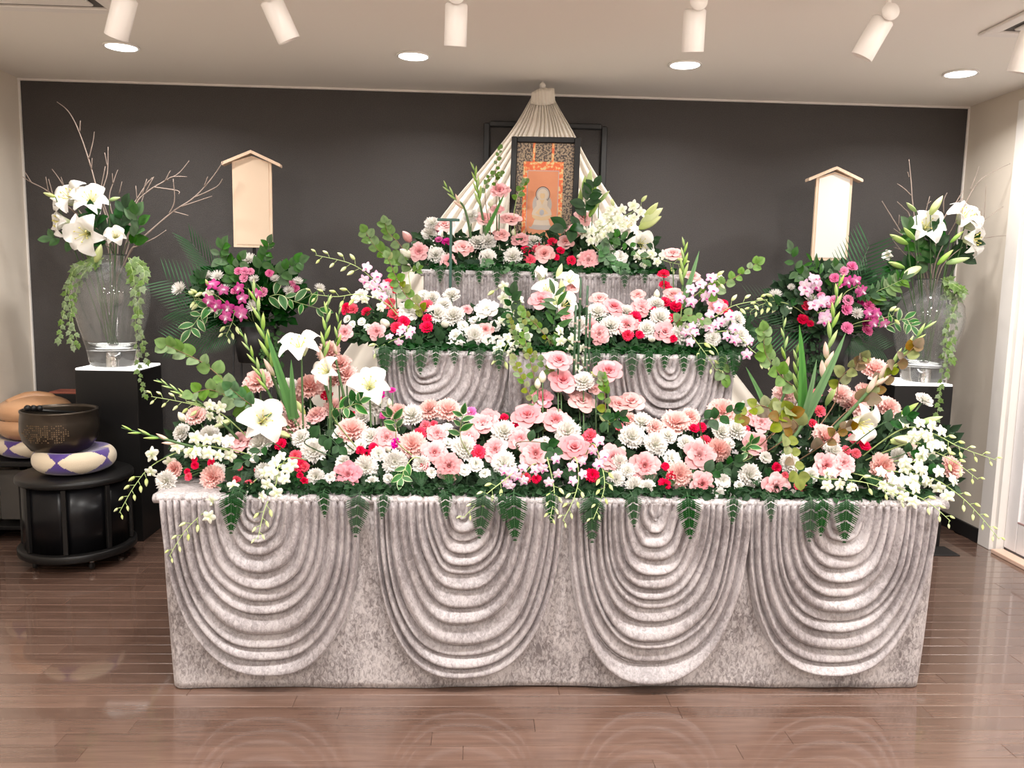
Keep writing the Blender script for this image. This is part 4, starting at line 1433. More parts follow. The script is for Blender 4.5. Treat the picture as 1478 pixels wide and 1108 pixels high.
SHORT = {'rose': 'pink rose', 'rose_pale': 'pale rose', 'lisi': 'pink lisianthus', 'lisi_deep': 'deep-pink lisianthus', 'lisi_white': 'white lisianthus', 'carn_pink': 'pink carnation', 'carn_white': 'white carnation',
         'mini_red': 'crimson carnation', 'mini_mag': 'magenta carnation', 'mini_hot': 'hot-pink carnation', 'mini_wine': 'wine-red carnation', 'mini_white': 'white stock', 'mum': 'white chrysanthemum', 'bud_rose': 'ivory bud', 'bud_pinkrose': 'pink rosebud'}
ZS = {'front tier above the swag nearest the bowl': 'above swag nearest the bowl', 'front tier above the second swag from the bowl': 'above second swag from bowl', 'front tier above the second swag from the door': 'above second swag from door',
      'front tier above the swag nearest the door': 'above swag nearest the door', 'middle tier on the bowl side': 'on middle tier, bowl side', 'middle tier on the door side': 'on middle tier, door side',
      'top tier beside the frame on the bowl side': 'on top tier, bowl side', 'top tier beside the frame on the door side': 'on top tier, door side', 'wire stand under the beige plaque': 'below the beige plaque', 'wire stand under the white plaque': 'below the white plaque'}
TODO = []


def near(bk, px, py, z, own=None):
    """which two flowers stand closest: the words that tell this one from its look-alikes"""
    c = sorted((e for e in TODO if e[1] == bk and e[0] != own), key=lambda e: (e[2] - px) ** 2 + (e[3] - py) ** 2)
    a = SHORT[c[0][0]]
    d = next((SHORT[e[0]] for e in c if SHORT[e[0]] != a), a)
    w = ' beside ' + a + ' and ' + d
    return w + ' ' + ZS[z]


def flowers(kind, bk, s_, up=0.5, j=0.28):
    for e in s_.split():
        v = [float(k) for k in e.split(',')]
        TODO.append((kind, bk, v[0], v[1], v[2], up, j))


# ------------------------------------------------------------------ floral foam and dark undergrowth
foamlab = {'f': ('front tier', Z1, 3.17, [(-0.98, -0.30), (-0.28, 0.36), (0.38, 1.0), (1.02, 1.60)], 0.07), 'm': ('middle tier', Z2, 3.66, [(-0.36, 0.30), (0.38, 1.04)], 0.06), 't': ('top tier', Z3, 4.09, [(-0.20, 0.32), (0.36, 0.92)], 0.055)}
for bk, (nm, z, yc, spans, h) in foamlab.items():
    for i, (xa, xb) in enumerate(spans):
        q = MB(); q.box(((xa + xb) / 2, yc, z + 0.006 + h / 2), (xb - xa, 0.12, h), 0.008)
        mid = P(739, 600, yc)
        side = {4: ('nearest the singing bowl', 'second from the singing bowl', 'second from the white door', 'nearest the white door'), 2: ('on the singing bowl side', 'on the white door side')}[len(spans)][i]
        tag(build(q, 'floral_foam_block', M['foam'], smooth=False), 'wet green floral foam block on the %s %s' % (nm, side), 'floral foam', 'floral foam blocks')


def undergrowth(name, label, pts, L, m, n, seed, fan=0.9):
    """mass of small overlapping leaves nobody could count"""
    r = random.Random(seed)
    q = MB()
    for _ in range(n):
        p, out = pts(r)
        d = Vector((out.x + r.uniform(-fan, fan), out.y + r.uniform(-fan, fan) * .6, out.z + r.uniform(-fan, fan) * .8)).normalized()
        nn = Vector((r.uniform(-.7, .7), -1, r.uniform(-.3, .9)))
        mt = Matrix.Translation(p) @ leafmat(d, nn)
        l = L * r.uniform(0.6, 1.3)
        w = l * r.uniform(0.20, 0.34)
        vs_ = [(0, 0, 0), (w * .8, l * .35, .1 * l), (w, l * .6, 0.06 * l), (0, l, -.12 * l), (-w, l * .6, 0.06 * l), (-w * .8, l * .35, .1 * l), (0, l * .5, -0.02 * l)]
        g = r.random()
        q.add([mt @ Vector(v) for v in vs_], [(0, 1, 6), (1, 2, 6), (2, 3, 6), (3, 4, 6), (4, 5, 6), (5, 0, 6)], [g] * 7)
    o = build(q, name, m)
    o['kind'] = 'stuff'
    tag(o, label, 'foliage')
    return o


def u_front(r):
    px = r.uniform(255, 1372)
    top = 625 - 42 * math.exp(-((px - 415) / 100) ** 2) - 45 * math.exp(-((px - 820) / 90) ** 2) - 45 * math.exp(-((px - 1200) / 95) ** 2)
    lo = 706 if px > 330 else 690
    py = r.uniform(top, lo)
    Y = min(3.32, 2.965 + (712 - py) * 0.0030) + r.uniform(0, 0.10)
    p = P(px, py, Y)
    p.z = max(p.z, Z1 + 0.012)
    return p, Vector((p.x * 0.15 - 0.05, -0.5, 0.25))


def u_mid(r):
    px = r.uniform(512, 1080)
    lo = 512 if 545 < px < 1060 else 490
    py = r.uniform(448 if 540 < px < 1050 else 462, lo)
    Y = min(3.80, 3.46 + max(0, 508 - py) * 0.0036) + r.uniform(0, 0.10)
    p = P(px, py, Y)
    if Y > YF2:
        p.z = max(p.z, Z2 + 0.012)
    return p, Vector(((px - 800) / 900, -0.5, 0.1))


def u_top(r):
    px = r.uniform(596, 945)
    py = r.uniform(340, 396)
    Y = min(4.15, 3.99 + max(0, 388 - py) * 0.003) + r.uniform(0, 0.07)
    p = P(px, py, Y)
    p.z = max(p.z, Z3 + 0.012)
    return p, Vector(((px - 784) / 700, -0.5, 0.15))


def u_stand(S, cx, cy, rx, ry):
    def f(r):
        a, k = r.uniform(0, 6.283), r.random() ** 0.6
        px, py = cx + rx * k * math.cos(a), cy + ry * k * math.sin(a)
        p = P(px, py, 4.53 - 0.15 * (1 - k * k) + r.uniform(0, 0.09))
        o = (p - S)
        o.y -= 0.1
        return p, o.normalized()
    return f


undergrowth('undergrowth_foliage', 'dense dark green foliage packed between the flowers on the front tier', u_front, 0.055, M['l_dark'], 4200, 1)
def u_edge(r):
    px = r.uniform(322, 1335)
    Y = r.uniform(2.868, 2.96)
    p = P(px, 712, Y)
    p.z = Z1 + r.uniform(0.010, 0.028)
    return p, Vector((r.uniform(-.8, .8), -0.6, -0.05))


def u_edge2(x0, x1, z, yf):
    def f(r):
        p = Vector((r.uniform(x0, x1), r.uniform(yf - 0.012, yf + 0.07), z + r.uniform(0.010, 0.026)))
        return p, Vector((r.uniform(-.8, .8), -0.6, -0.1))
    return f


undergrowth('edge_foliage', 'fringe of dark green leaflets along the edge of the middle tier', u_edge2(-0.40, 1.08, Z2, YF2), 0.036, M['fern'], 900, 12, 0.5)
undergrowth('edge_foliage', 'fringe of dark green leaflets along the edge of the top tier', u_edge2(-0.22, 0.93, Z3, YF3), 0.036, M['fern'], 600, 13, 0.5)
undergrowth('edge_foliage', 'fringe of dark green leaflets along the velvet edge of the front tier', u_edge, 0.034, M['fern'], 2200, 11, 0.5)
undergrowth('undergrowth_foliage', 'dense dark green foliage packed between the flowers on the middle tier', u_mid, 0.052, M['l_dark'], 2000, 2)
undergrowth('undergrowth_foliage', 'dense dark green foliage packed between the flowers on the top tier', u_top, 0.050, M['l_dark'], 1100, 3)
undergrowth('undergrowth_foliage', 'dense dark green foliage on the stand under the beige plaque', u_stand(SL, 358, 428, 78, 46), 0.065, M['l_dark'], 620, 4)
undergrowth('undergrowth_foliage', 'dense dark green foliage on the stand under the white plaque', u_stand(SR, 1198, 440, 85, 52), 0.065, M['l_dark'], 700, 5)
undergrowth('trailing_ivy_foliage', 'dark ivy hanging below the stand under the beige plaque', u_stand(SL, 388, 505, 22, 45), 0.040, M['l_mid'], 160, 6)
undergrowth('trailing_ivy_foliage', 'dark ivy hanging below the stand under the white plaque', u_stand(SR, 1182, 515, 26, 40), 0.040, M['l_dark'], 160, 7)

# ------------------------------------------------------------------ blooms, front tier
flowers('carn_pink', 'f', '374,551,36 447,558,33 423,612,37 283,600,25 423,581,27 458,599,25 307,689,29 252,677,21 508,621,35 595,643,34 646,592,33 620,591,27 574,595,24 481,588,24 475,508,28 492,525,25 500,541,27 488,548,24 '
        '975,610,35 1043,594,35 981,686,31 1037,649,29 909,606,20 996,602,24 1262,533,33 1232,584,39 1281,588,31 1192,632,35 1272,675,35 1373,675,29 1213,569,27 1133,569,29 1319,653,23 1248,564,22 945,617,24')
flowers('carn_white', 'f', '240,694,26 314,680,20 374,642,29 453,650,30 456,688,21 434,632,22 382,682,23 418,559,25 332,637,19 539,584,31 594,599,29 670,646,31 570,667,29 528,675,29 727,623,31 727,669,30 522,601,21 535,630,23 '
        '608,670,21 667,595,19 819,623,31 842,551,27 912,630,31 946,641,29 964,629,21 926,610,29 894,668,21 906,679,18 889,692,21 916,703,25 934,706,23 1041,624,25 990,639,21 1132,581,31 1334,577,21 1063,621,27 1202,651,25 1082,686,29 '
        '1292,713,32 1140,669,27 1296,659,21 302,627,23 262,624,22 728,700,0' .replace(' 728,700,0', ''))
flowers('lisi', 'f', '349,638,29 558,633,31 627,654,32 648,673,33 715,650,31 631,626,25 697,612,33 457,601,25 750,631,27 678,631,22 802,608,37 773,656,40 751,635,29 930,673,36 884,662,35 1009,658,38 1012,699,33 706,605,27 1190,674,37 '
        '1118,703,37 1217,669,27 1089,640,31 1098,610,27 1082,600,22')
flowers('lisi_deep', 'f', '503,686,34 782,576,29')
flowers('rose', 'f', '761,603,38 828,649,41 754,598,20 878,538,34 811,552,35 806,523,33', 0.75)
flowers('rose_pale', 'f', '838,582,35 911,583,35 892,586,28 860,563,18', 0.75)
flowers('mini_red', 'f', '405,641,16 426,658,16 435,672,17 471,571,16 439,695,11 433,686,9 360,699,13 342,693,11 346,675,8 371,678,8 305,667,10 281,663,8 281,672,10 270,680,8 272,688,10 506,600,15 614,614,14 605,626,18 626,611,9 '
        '520,649,11 539,645,12 529,655,12 691,653,19 714,610,14 728,602,11 612,672,11 440,674,13 744,611,12 495,578,12 852,629,19 855,647,13 758,690,15 774,691,12 855,686,18 959,700,17 969,688,15 961,673,11 1002,618,14 1013,616,13 1019,636,16 '
        '713,608,13 894,616,12 1179,568,14 1169,574,12 1183,593,16 1173,611,12 1234,633,16 1248,643,15 1221,650,13 1235,654,13 1155,701,17 1133,686,10 1071,600,9 1121,675,13 1078,618,9')
flowers('mini_mag', 'f', '548,569,14 679,595,16 572,640,15 554,599,12 566,563,9')
flowers('mini_white', 'f', '389,675,15 367,661,11 537,696,17 546,655,18 687,670,18 671,678,15 623,682,13 505,647,15 495,666,18 520,642,17 645,618,16 647,639,15 488,625,15 970,662,22 1009,641,17 1043,695,20 1038,714,19 786,636,13 1170,686,20 '
        '1067,702,15 1045,694,18 1144,716,16 1056,716,14 700,684,14 1230,705,14 402,700,14 476,690,13 560,690,12 1105,660,16 1052,640,16')
flowers('bud_rose', 'f', '548,577,13 562,581,11 481,684,11 560,648,9 783,543,14 776,553,12 941,628,9 899,648,10 1072,583,9 1106,610,10 1180,660,10 262,601,13 638,620,8')
# middle tier
flowers('mini_red', 'm', '500,445,15 509,446,15 560,409,14 571,417,13 551,421,9 563,438,15 529,450,13 569,454,17 583,464,15 572,473,15 616,441,17 617,460,13 616,472,16 958,396,15 959,411,14 968,418,11 960,436,14 975,442,16 917,458,17 '
        '945,450,14 921,472,12 906,484,14 923,483,11 970,459,13 972,488,10 1044,439,13 1051,452,14')
flowers('carn_white', 'm', '555,422,19 624,431,20 652,426,21 631,453,25 654,456,27 640,440,20 685,484,24 862,451,26 882,471,27 953,459,27 933,475,23 984,482,27 1029,488,19 1064,462,21 1067,485,25 947,439,21 904,450,20 836,470,24 1052,467,18')
flowers('lisi', 'm', '544,479,21 498,480,19 674,447,14 817,455,21 852,472,22 864,483,26 926,445,27 903,470,30', 0.5)
flowers('lisi_white', 'm', '590,449,27 520,428,21 537,412,18 702,447,29')
flowers('rose', 'm', '885,446,29 781,436,30 1034,444,25 959,480,28', 0.6)
flowers('rose_pale', 'm', '865,433,23 921,427,19 972,428,26 971,369,25 999,401,22 827,417,18 701,477,20', 0.7)
flowers('mini_white', 'm', '501,460,10 508,468,10 522,464,10 685,463,14 658,485,17 650,503,15 664,500,15 704,491,14 718,492,14 1038,400,13 530,472,9 612,424,13 668,470,13 715,470,14 735,455,14 1012,470,12')
flowers('bud_rose', 'm', '555,466,15 642,467,12 948,424,11 941,489,11 975,466,10')
# top tier
flowers('lisi', 't', '721,276,24 717,303,17 605,364,23 752,347,23 832,334,24 849,376,26 647,378,20', 0.5)
flowers('rose_pale', 't', '668,360,26 723,341,21 737,319,26 698,318,23 841,317,23 786,368,25 817,351,21 642,327,23', 0.6)
flowers('carn_white', 't', '690,351,24 703,349,22 740,371,23 629,368,20 704,373,22 620,337,19 680,312,19 624,322,18 770,349,19')
flowers('lisi_white', 't', '877,362,21 895,372,18')
flowers('mini_red', 't', '759,361,12 773,359,10 765,375,13 797,349,12 775,352,9 809,361,11 825,376,12 790,357,9 761,371,11 803,371,8')
flowers('mini_mag', 't', '633,346,10 645,349,12 631,333,6')
flowers('bud_pinkrose', 't', '587,341,15')
flowers('bud_rose', 't', '585,365,16 708,292,9 741,335,8 836,370,8')
# stands
flowers('mum', 'l', '359,376,19 299,400,16 314,400,17 260,418,19 324,420,16 367,443,18 367,404,13 397,403,12 461,417,14 417,420,14 430,407,13', 0.8)
flowers('mini_hot', 'l', '353,391,11 352,401,11 344,391,10 361,392,10 379,421,13 389,394,10 426,416,10 422,408,9 338,420,9')
flowers('mum', 'r', '1119,427,17 1170,433,17 1236,453,17 1142,415,10', 0.8)
flowers('mini_hot', 'r', '1205,401,13 1218,391,12 1230,384,13 1185,426,9 1205,433,13 1224,433,14 1222,446,15 1197,438,11 1253,440,15 1223,473,15 1252,477,14 1261,460,13 1263,450,12 1158,414,8 1176,411,8 1212,412,8 1199,461,8 1181,417,7')
flowers('mini_red', 'r', '1165,441,14 1159,461,14 1170,467,9')
flowers('mini_wine', 'r', '1242,437,9 1250,465,11 1272,461,10')


for e in TODO:
    flower(*e)


# ------------------------------------------------------------------ lilies and lily buds
def lily(bk, px, py, d, n, lab, openness=1.0, p=None, base=None):
    if p is None:
        p, base = BANK[bk](px, py)
    if bk == 'f':
        p = P(px, py, p.y - 0.10)
    rad = d * pxm(p.y) * 0.55
    t = thing('white_lily', lab, 'lily', base, 'white lilies')
    n = Vector(n).normalized()
    c = p - base - n * rad * 0.45
    if bk is None:
        stem_part(t, Vector((0, 0, 0)), c, 0.003)
    else:
        stem_part(t, Vector((0, 0, 0)), c, 0.004)
    h = link('stamens', ME['stamens'], t, Matrix.Translation(c) @ basis(n) @ Matrix.Rotation(R(0, 1), 4, 'Z') @ Matrix.Scale(rad * 1.05, 4))
    for k in range(6):
        a = k * math.pi / 3 + (0.1 if k % 2 else 0)
        s_ = rad * (1.08 if k % 2 else 1.0)
        sc = Matrix.Diagonal((s_ * openness, s_ * (1.15 if k % 2 else 0.9), s_ * (1.0 if openness > .8 else 1.35), 1))
        link('petal', ME['lily_petal'], t, Matrix.Translation(c - n * (0.004 if k % 2 == 0 else 0)) @ basis(n) @ Matrix.Rotation(a + R(-.08, .08), 4, 'Z') @ sc)
    return t


def lily_bud(bk, pa, pb, lab, me='bud_lily', p=None, base=None, dY=0.0):
    """closed bud from pixel pa (foot) to pb (tip)"""
    if p is None:
        f, base = BANK[bk](*pa)
        e = P(pb[0], pb[1], f.y - 0.02 + dY)
    else:
        f, e = p
    t = thing('lily_bud', lab, 'lily bud', base, 'green lily buds')
    stem_part(t, Vector((0, 0, 0)), f - base, 0.0028)
    L = (e - f).length
    link('bud', ME[me], t, Matrix.Translation(f - base) @ basis(e - f) @ Matrix.Scale(L, 4))


lily('f', 432, 500, 62, (-0.1, -0.55, 1.0), 'large white lily opening upward on a tall stem by the gladioli')
lily('f', 380, 606, 66, (0.45, -0.9, 0.45), 'large white lily low on the front tier beside the long green bud')
lily('f', 533, 556, 58, (0.1, -0.9, 0.55), 'large white lily in front of the middle step velvet')
lily('f', 1243, 612, 62, (0.35, -0.9, -0.15), 'large white lily below the pink carnations near the door')
lily('f', 470, 535, 44, (-0.5, -0.8, 0.5), 'white lily half hidden by peach blooms on the front tier')
lily('t', 925, 352, 42, (0.25, -1, 0.1), 'white lily facing out on the top tier door side')
lily('t', 903, 327, 40, (0.3, -0.6, 0.8), 'white lily tilted up on the top tier door side')
lily('m', 781, 398, 34, (-0.1, -0.5, 1.0), 'half open white lily upright in the centre of the middle tier', 0.55)
lily('m', 790, 420, 42, (0.2, -0.8, 0.6), 'open white lily in the centre of the middle tier above the rose')
lily('m', 815, 440, 42, (0.3, -0.9, 0.3), 'open white lily beside the green reeds')
lily('m', 822, 405, 36, (0.3, -0.7, 0.8), 'white lily behind the tops of the green reeds')
for k, (a, c, l) in enumerate((((305, 619), (333, 607), 0), ((318, 650), (345, 634), 0), ((440, 600), (428, 578), 0), ((418, 630), (388, 620), 0))):
    aa, cc = (c, a) if k in (0, 1) else (a, c)
    lily_bud('f', aa, cc, ['long pale green lily bud beside the low white lily', 'short green lily bud pointing to the deep pink bloom', 'pale lily bud upright among pink carnations', 'slim green lily bud under the pink carnation'][k], 'bud_pale')
for k, (a, c) in enumerate((((1192, 585), (1208, 556)), ((1298, 600), (1326, 581)), ((1325, 611), (1361, 601)), ((1285, 637), (1330, 633)), ((1320, 640), (1290, 632)))):
    lily_bud('f', a, c, ['fat green lily bud upright beside crimson carnations', 'green lily bud pointing to the lone white carnation by the door', 'slim green lily bud reaching toward the door', 'long pale lily bud lying over the white orchids', 'pale lily bud lying across the white orchids'][k], 'bud_pale' if k > 2 else 'bud_lily')
for k, (a, c) in enumerate((((846, 283), (853, 243)), ((841, 275), (845, 252)), ((855, 280), (862, 256)), ((837, 298), (838, 272)), ((864, 293), (880, 275)), ((850, 314), (866, 288)), ((925, 324), (957, 300)), ((922, 330), (955, 312)), ((930, 318), (950, 292)))):
    lily_bud('t', a, c, ['tallest pointed green lily bud beside the frame', 'green lily bud leaning on the tallest one, frame side', 'green lily bud leaning on the tallest one, door side', 'green lily bud nearest the scroll, above the lilac rose', 'green lily bud pointing out across the cream cloth', 'green lily bud just above the lilac rose',
                         'half open pale lily bud pointing from the frame to the door', 'lower pale lily bud pointing from the frame to the door', 'upper green lily bud pointing from the frame to the door'][k], 'bud_lily' if k < 6 else 'bud_pale')
for a, c, l in (((804, 402), (811, 380), 'uppermost'), ((812, 425), (810, 402), 'second'), ((798, 445), (809, 420), 'lowest')):
    lily_bud('m', a, c, l + ' pale green lily bud among the lilies beside the reeds', 'bud_pale')


# ------------------------------------------------------------------ leafy sprays
def spray(name, label, cat, path, Y, leaf, size, n, group=None, stem='stem', base=None, r=0.0022, start=0.2, ang=(0.6, 1.35), both=False, droop=0.0, mix=None):
    """branch along pixels with leaves each its own part; Y is a depth or a (start, end) pair"""
    ys = Y if isinstance(Y, tuple) else (Y, Y)
    m_ = len(path) - 1
    pts = [P(px, py, ys[0] + (ys[1] - ys[0]) * i / max(1, m_)) for i, (px, py) in enumerate(path)]
    if base is not None:
        pts = [Vector(base)] + pts
    o = pts[0].copy()
    t = thing(name, label, cat, o, group)
    cv = spline([p - o for p in pts], 8)
    q = MB(); q.tube(cv, [r * (1.2 - 0.8 * i / (len(cv) - 1)) for i in range(len(cv))], 6); build(q, 'stem', M[stem], t)
    for k in range(n):
        f = start + (1 - start) * (k + 0.5) / n
        x = f * (len(cv) - 1)
        i = min(len(cv) - 2, int(x))
        p = cv[i].lerp(cv[i + 1], x - i)
        tg = (cv[i + 1] - cv[i]).normalized()
        vn = Vector((R(-.35, .35), -1, R(0.0, .7))).normalized()
        sd = tg.cross(vn).normalized()
        for s_ in ((1, -1) if both else ((1,) if k % 2 else (-1,))):
            a = R(*ang)
            d = (tg * math.cos(a) + sd * s_ * math.sin(a) + vn * R(-.15, .35) + Vector((0, 0, -droop))).normalized()
            L = size * pxm((p + o).y) * R(0.7, 1.12) * (1 - 0.35 * f)
            lf = leaf if not mix or R(0, 1) > 0.4 else mix
            link('leaf', ME[lf], t, Matrix.Translation(p) @ leafmat(d, vn) @ Matrix.Scale(L, 4))
    tip = cv[-1]
    tg = (cv[-1] - cv[-2]).normalized()
    link('leaf', ME[leaf], t, Matrix.Translation(tip) @ leafmat(tg, (0, -1, .3)) @ Matrix.Scale(size * pxm((tip + o).y) * 0.7, 4))
    return t


FB = lambda x: (x, 3.17, Z1 + 0.05)
MB_ = lambda x: (x, 3.66, Z2 + 0.05)
TB = lambda x: (x, 4.09, Z3 + 0.04)
g = 'leafy branches in the altar flowers'
spray('leafy_branch', 'bright green round leaved branch reaching up toward the glass vase by the bowl', 'branch', [(372, 595), (330, 555), (295, 525), (262, 508), (240, 498)], (3.2, 3.05), 'round_light', 26, 15, g, 'stem_brown', FB(-0.70), ang=(0.6, 1.2))
spray('leafy_branch', 'bright green branch with round leaves low beside the orchid buds', 'branch', [(360, 590), (325, 570), (300, 562), (278, 568)], (3.15, 3.0), 'round_light', 25, 9, g, 'stem_brown', FB(-0.74))
spray('leafy_branch', 'small leaved green branch below the pink carnation by the bowl', 'branch', [(380, 600), (350, 575), (332, 560)], (3.15, 3.05), 'round_sage', 24, 9, g, 'stem_brown', FB(-0.68))
spray('leafy_branch', 'dense green round leaved branch hanging over roses by the door', 'branch', [(1140, 600), (1125, 600), (1138, 640), (1152, 690)], (3.02, 2.88), 'round_olive', 27, 19, g, 'stem_brown', FB(1.05), ang=(0.7, 1.5), mix='round_russet')
spray('leafy_branch', 'olive leaved branch with russet tint beside the crimson carnations', 'branch', [(1150, 620), (1120, 595), (1095, 585), (1072, 600)], (3.08, 2.95), 'round_olive', 26, 13, g, 'stem_brown', FB(1.06), mix='round_russet')
spray('leafy_branch', 'pale green round leaved branch rising above the front tier by the door', 'branch', [(1150, 580), (1125, 540), (1105, 510), (1102, 478)], (3.2, 3.12), 'round_light', 25, 15, g, 'stem_brown', FB(1.08), start=0.35, ang=(0.7, 1.3))
spray('leafy_branch', 'russet leaved branch leaning across the vase by the door', 'branch', [(1215, 600), (1262, 565), (1290, 530), (1320, 500)], (3.18, 3.05), 'round_russet', 25, 14, g, 'stem_brown', FB(1.28), start=0.35, mix='round_olive')
spray('leafy_branch', 'short russet leaved branch beside the tall carnation by the door', 'branch', [(1200, 590), (1212, 548), (1235, 525), (1245, 515)], (3.2, 3.1), 'round_olive', 24, 10, g, 'stem_brown', FB(1.25), start=0.4, mix='round_russet')
spray('leafy_branch', 'russet leaved sprig beside the low white lily near the door', 'branch', [(1190, 640), (1212, 620), (1228, 615)], (3.05, 2.95), 'round_russet', 22, 7, g, 'stem_brown', FB(1.25))
spray('leafy_branch', 'yellow green leafy branch among the centre roses', 'branch', [(800, 640), (775, 590), (755, 550), (742, 520)], (3.25, 3.3), 'round_olive', 16, 18, g, 'stem_brown', FB(0.35), start=0.35, mix='oval_light')
spray('leafy_branch', 'tall yellow green leafy branch behind the centre roses', 'branch', [(790, 620), (770, 540), (758, 490), (752, 450)], (3.3, 3.36), 'round_light', 15, 24, g, 'stem_brown', FB(0.34), start=0.3, mix='round_olive')
spray('leafy_branch', 'light green leafy sprig between the pale roses', 'branch', [(880, 640), (875, 600), (872, 560), (868, 545)], (3.25, 3.22), 'round_light', 17, 14, g, 'stem_brown', FB(0.5), start=0.35, mix='round_olive')
spray('leafy_branch', 'yellow green leafy branch above the crimson carnations of the middle tier', 'branch', [(610, 450), (585, 425), (572, 400), (560, 372)], (3.6, 3.55), 'round_light', 17, 18, g, 'stem_brown', MB_(-0.28), start=0.2, mix='round_olive')
spray('leafy_branch', 'bright green leafy branch at the end of the top tier by the bowl', 'branch', [(600, 385), (570, 375), (545, 360), (528, 335)], (4.05, 3.98), 'round_light', 19, 13, g, 'stem_brown', TB(-0.18), start=0.3)
spray('leafy_branch', 'short bright green branch beside the closed pink rosebud', 'branch', [(600, 380), (575, 350), (560, 335), (556, 322)], (4.05, 3.98), 'round_light', 18, 10, g, 'stem_brown', TB(-0.17), start=0.3)
spray('leafy_branch', 'bright green leafy branch at the end of the middle tier by the door', 'branch', [(1000, 445), (1030, 418), (1065, 398), (1092, 380)], (3.62, 3.56), 'round_light', 20, 13, g, 'stem_brown', MB_(0.98), start=0.35)
spray('leafy_branch', 'green leafy sprig low on the middle tier among lilac orchids', 'branch', [(975, 470), (990, 455), (1015, 462)], (3.52, 3.46), 'round_light', 19, 8, g, 'stem_brown', MB_(0.9))
spray('leafy_branch', 'short green leaves hanging over the middle step velvet', 'branch', [(1030, 500), (1040, 520), (1046, 545)], (3.40, 3.36), 'round_light', 22, 5, g, 'stem_pale', MB_(1.0), start=0.55)
spray('leafy_branch', 'thin branch with small leaves crossing the frame edge', 'branch', [(718, 330), (716, 280), (716, 240), (722, 215)], (4.12, 4.10), 'round_light', 10, 9, g, 'stem_brown', TB(0.10), start=0.55)
spray('leafy_branch', 'thin leafy branch in front of the cream cloth', 'branch', [(705, 320), (700, 280), (706, 256), (722, 250)], (4.1, 4.08), 'round_light', 10, 10, g, 'stem_brown', TB(0.08), start=0.5)
spray('leafy_branch', 'thin leafy sprig in front of the scroll brocade', 'branch', [(742, 320), (745, 290), (752, 272), (758, 264)], (4.12, 4.10), 'round_light', 12, 7, g, 'stem_pale', TB(0.20), start=0.5)
spray('leafy_branch', 'clover-like dark green sprig on the top tier beside the white carnation', 'branch', [(735, 385), (750, 388), (765, 385)], (4.0, 3.95), 'round_sage', 14, 14, g, 'stem_dark', TB(0.22), ang=(0.8, 1.6))
spray('leafy_branch', 'clover-like dark green sprig trailing below the pale top tier blooms', 'branch', [(700, 380), (712, 392), (728, 390)], (3.98, 3.93), 'round_sage', 14, 14, g, 'stem_dark', TB(0.10), ang=(0.8, 1.6))
spray('leafy_branch', 'dense green leaf sprig under the top tier lilies', 'branch', [(870, 360), (880, 378), (900, 388)], (4.0, 3.94), 'round_sage', 17, 18, g, 'stem_dark', TB(0.72), ang=(0.7, 1.6))
spray('leafy_branch', 'green leaf sprig beside the top tier lily at the door end', 'branch', [(880, 350), (895, 345), (930, 375)], (4.02, 3.95), 'oval_mid', 20, 14, g, 'stem_dark', TB(0.76), ang=(0.7, 1.5))
spray('leafy_branch', 'large dark leaves with lily buds beside the frame', 'branch', [(846, 330), (845, 300), (850, 285), (858, 270)], (4.1, 4.06), 'oval_dark', 27, 9, g, 'stem_dark', TB(0.60), start=0.35, ang=(0.7, 1.6))
spray('leafy_branch', 'long dark leaf pair crossing the lower scroll', 'branch', [(850, 335), (830, 330), (815, 330)], (4.06, 4.0), 'oval_dark', 38, 4, g, 'stem_dark', TB(0.58), start=0.3)
spray('leafy_branch', 'tiny leaved green branch under the centre lilies', 'branch', [(800, 500), (775, 470), (752, 448), (742, 420)], (3.5, 3.45), 'round_light', 12, 26, g, 'stem_brown', MB_(0.32), start=0.25, mix='round_olive')
spray('leafy_branch', 'tiny leaved olive branch beside the green reeds', 'branch', [(800, 540), (770, 510), (745, 490), (735, 460)], (3.36, 3.4), 'round_olive', 12, 24, g, 'stem_brown', MB_(0.30), start=0.25, mix='round_light')
spray('leafy_branch', 'dark lily leaves beside the white middle tier blossoms', 'branch', [(760, 480), (748, 465), (738, 445), (740, 425)], (3.5, 3.44), 'oval_dark', 30, 9, g, 'stem_dark', MB_(0.28), start=0.3)
spray('leafy_branch', 'dark lily leaves under the centre lilies', 'branch', [(800, 480), (800, 460), (805, 445), (800, 425)], (3.5, 3.44), 'lance_mid', 36, 10, g, 'stem_dark', MB_(0.36), start=0.2)
for k, (path, lab, bx_) in enumerate((([(395, 640), (370, 655), (350, 668)], 'dark broad leaves below the low white lily by the bowl', -0.7), ([(440, 640), (470, 628), (490, 645)], 'long dark green leaves beside the white carnations', -0.5), ([(480, 620), (500, 590), (515, 575)], 'dark leaves under the velvet side lily', -0.42),
                                     ([(745, 640), (790, 640), (800, 655)], 'dark rose leaves below the ruffled pink blooms', 0.22), ([(860, 600), (880, 610), (895, 600)], 'dark rose leaves under the pale roses', 0.5), ([(1010, 680), (1035, 680), (1060, 665)], 'dark broad leaves between pink blooms on the front tier', 1.0),
                                     ([(1260, 620), (1290, 605), (1310, 600)], 'dark broad leaves beside the green lily buds near the door', 1.4), ([(1290, 660), (1320, 650), (1350, 670)], 'dark leaves among the white orchids near the door', 1.45), ([(890, 690), (900, 720), (905, 735)], 'dark leaf spray hanging over the velvet edge', 0.5),
                                     ([(1010, 610), (1030, 605), (1060, 590)], 'dark leaves behind the pink carnation on the front tier', 0.95))):
    spray('leaf_spray', lab, 'leaves', path, (3.0, 2.93), 'broad_dark' if k % 2 else 'oval_dark', 25, 6, 'dark leaf sprays on the front tier', 'stem_dark', FB(bx_), start=0.45, ang=(0.5, 1.3))
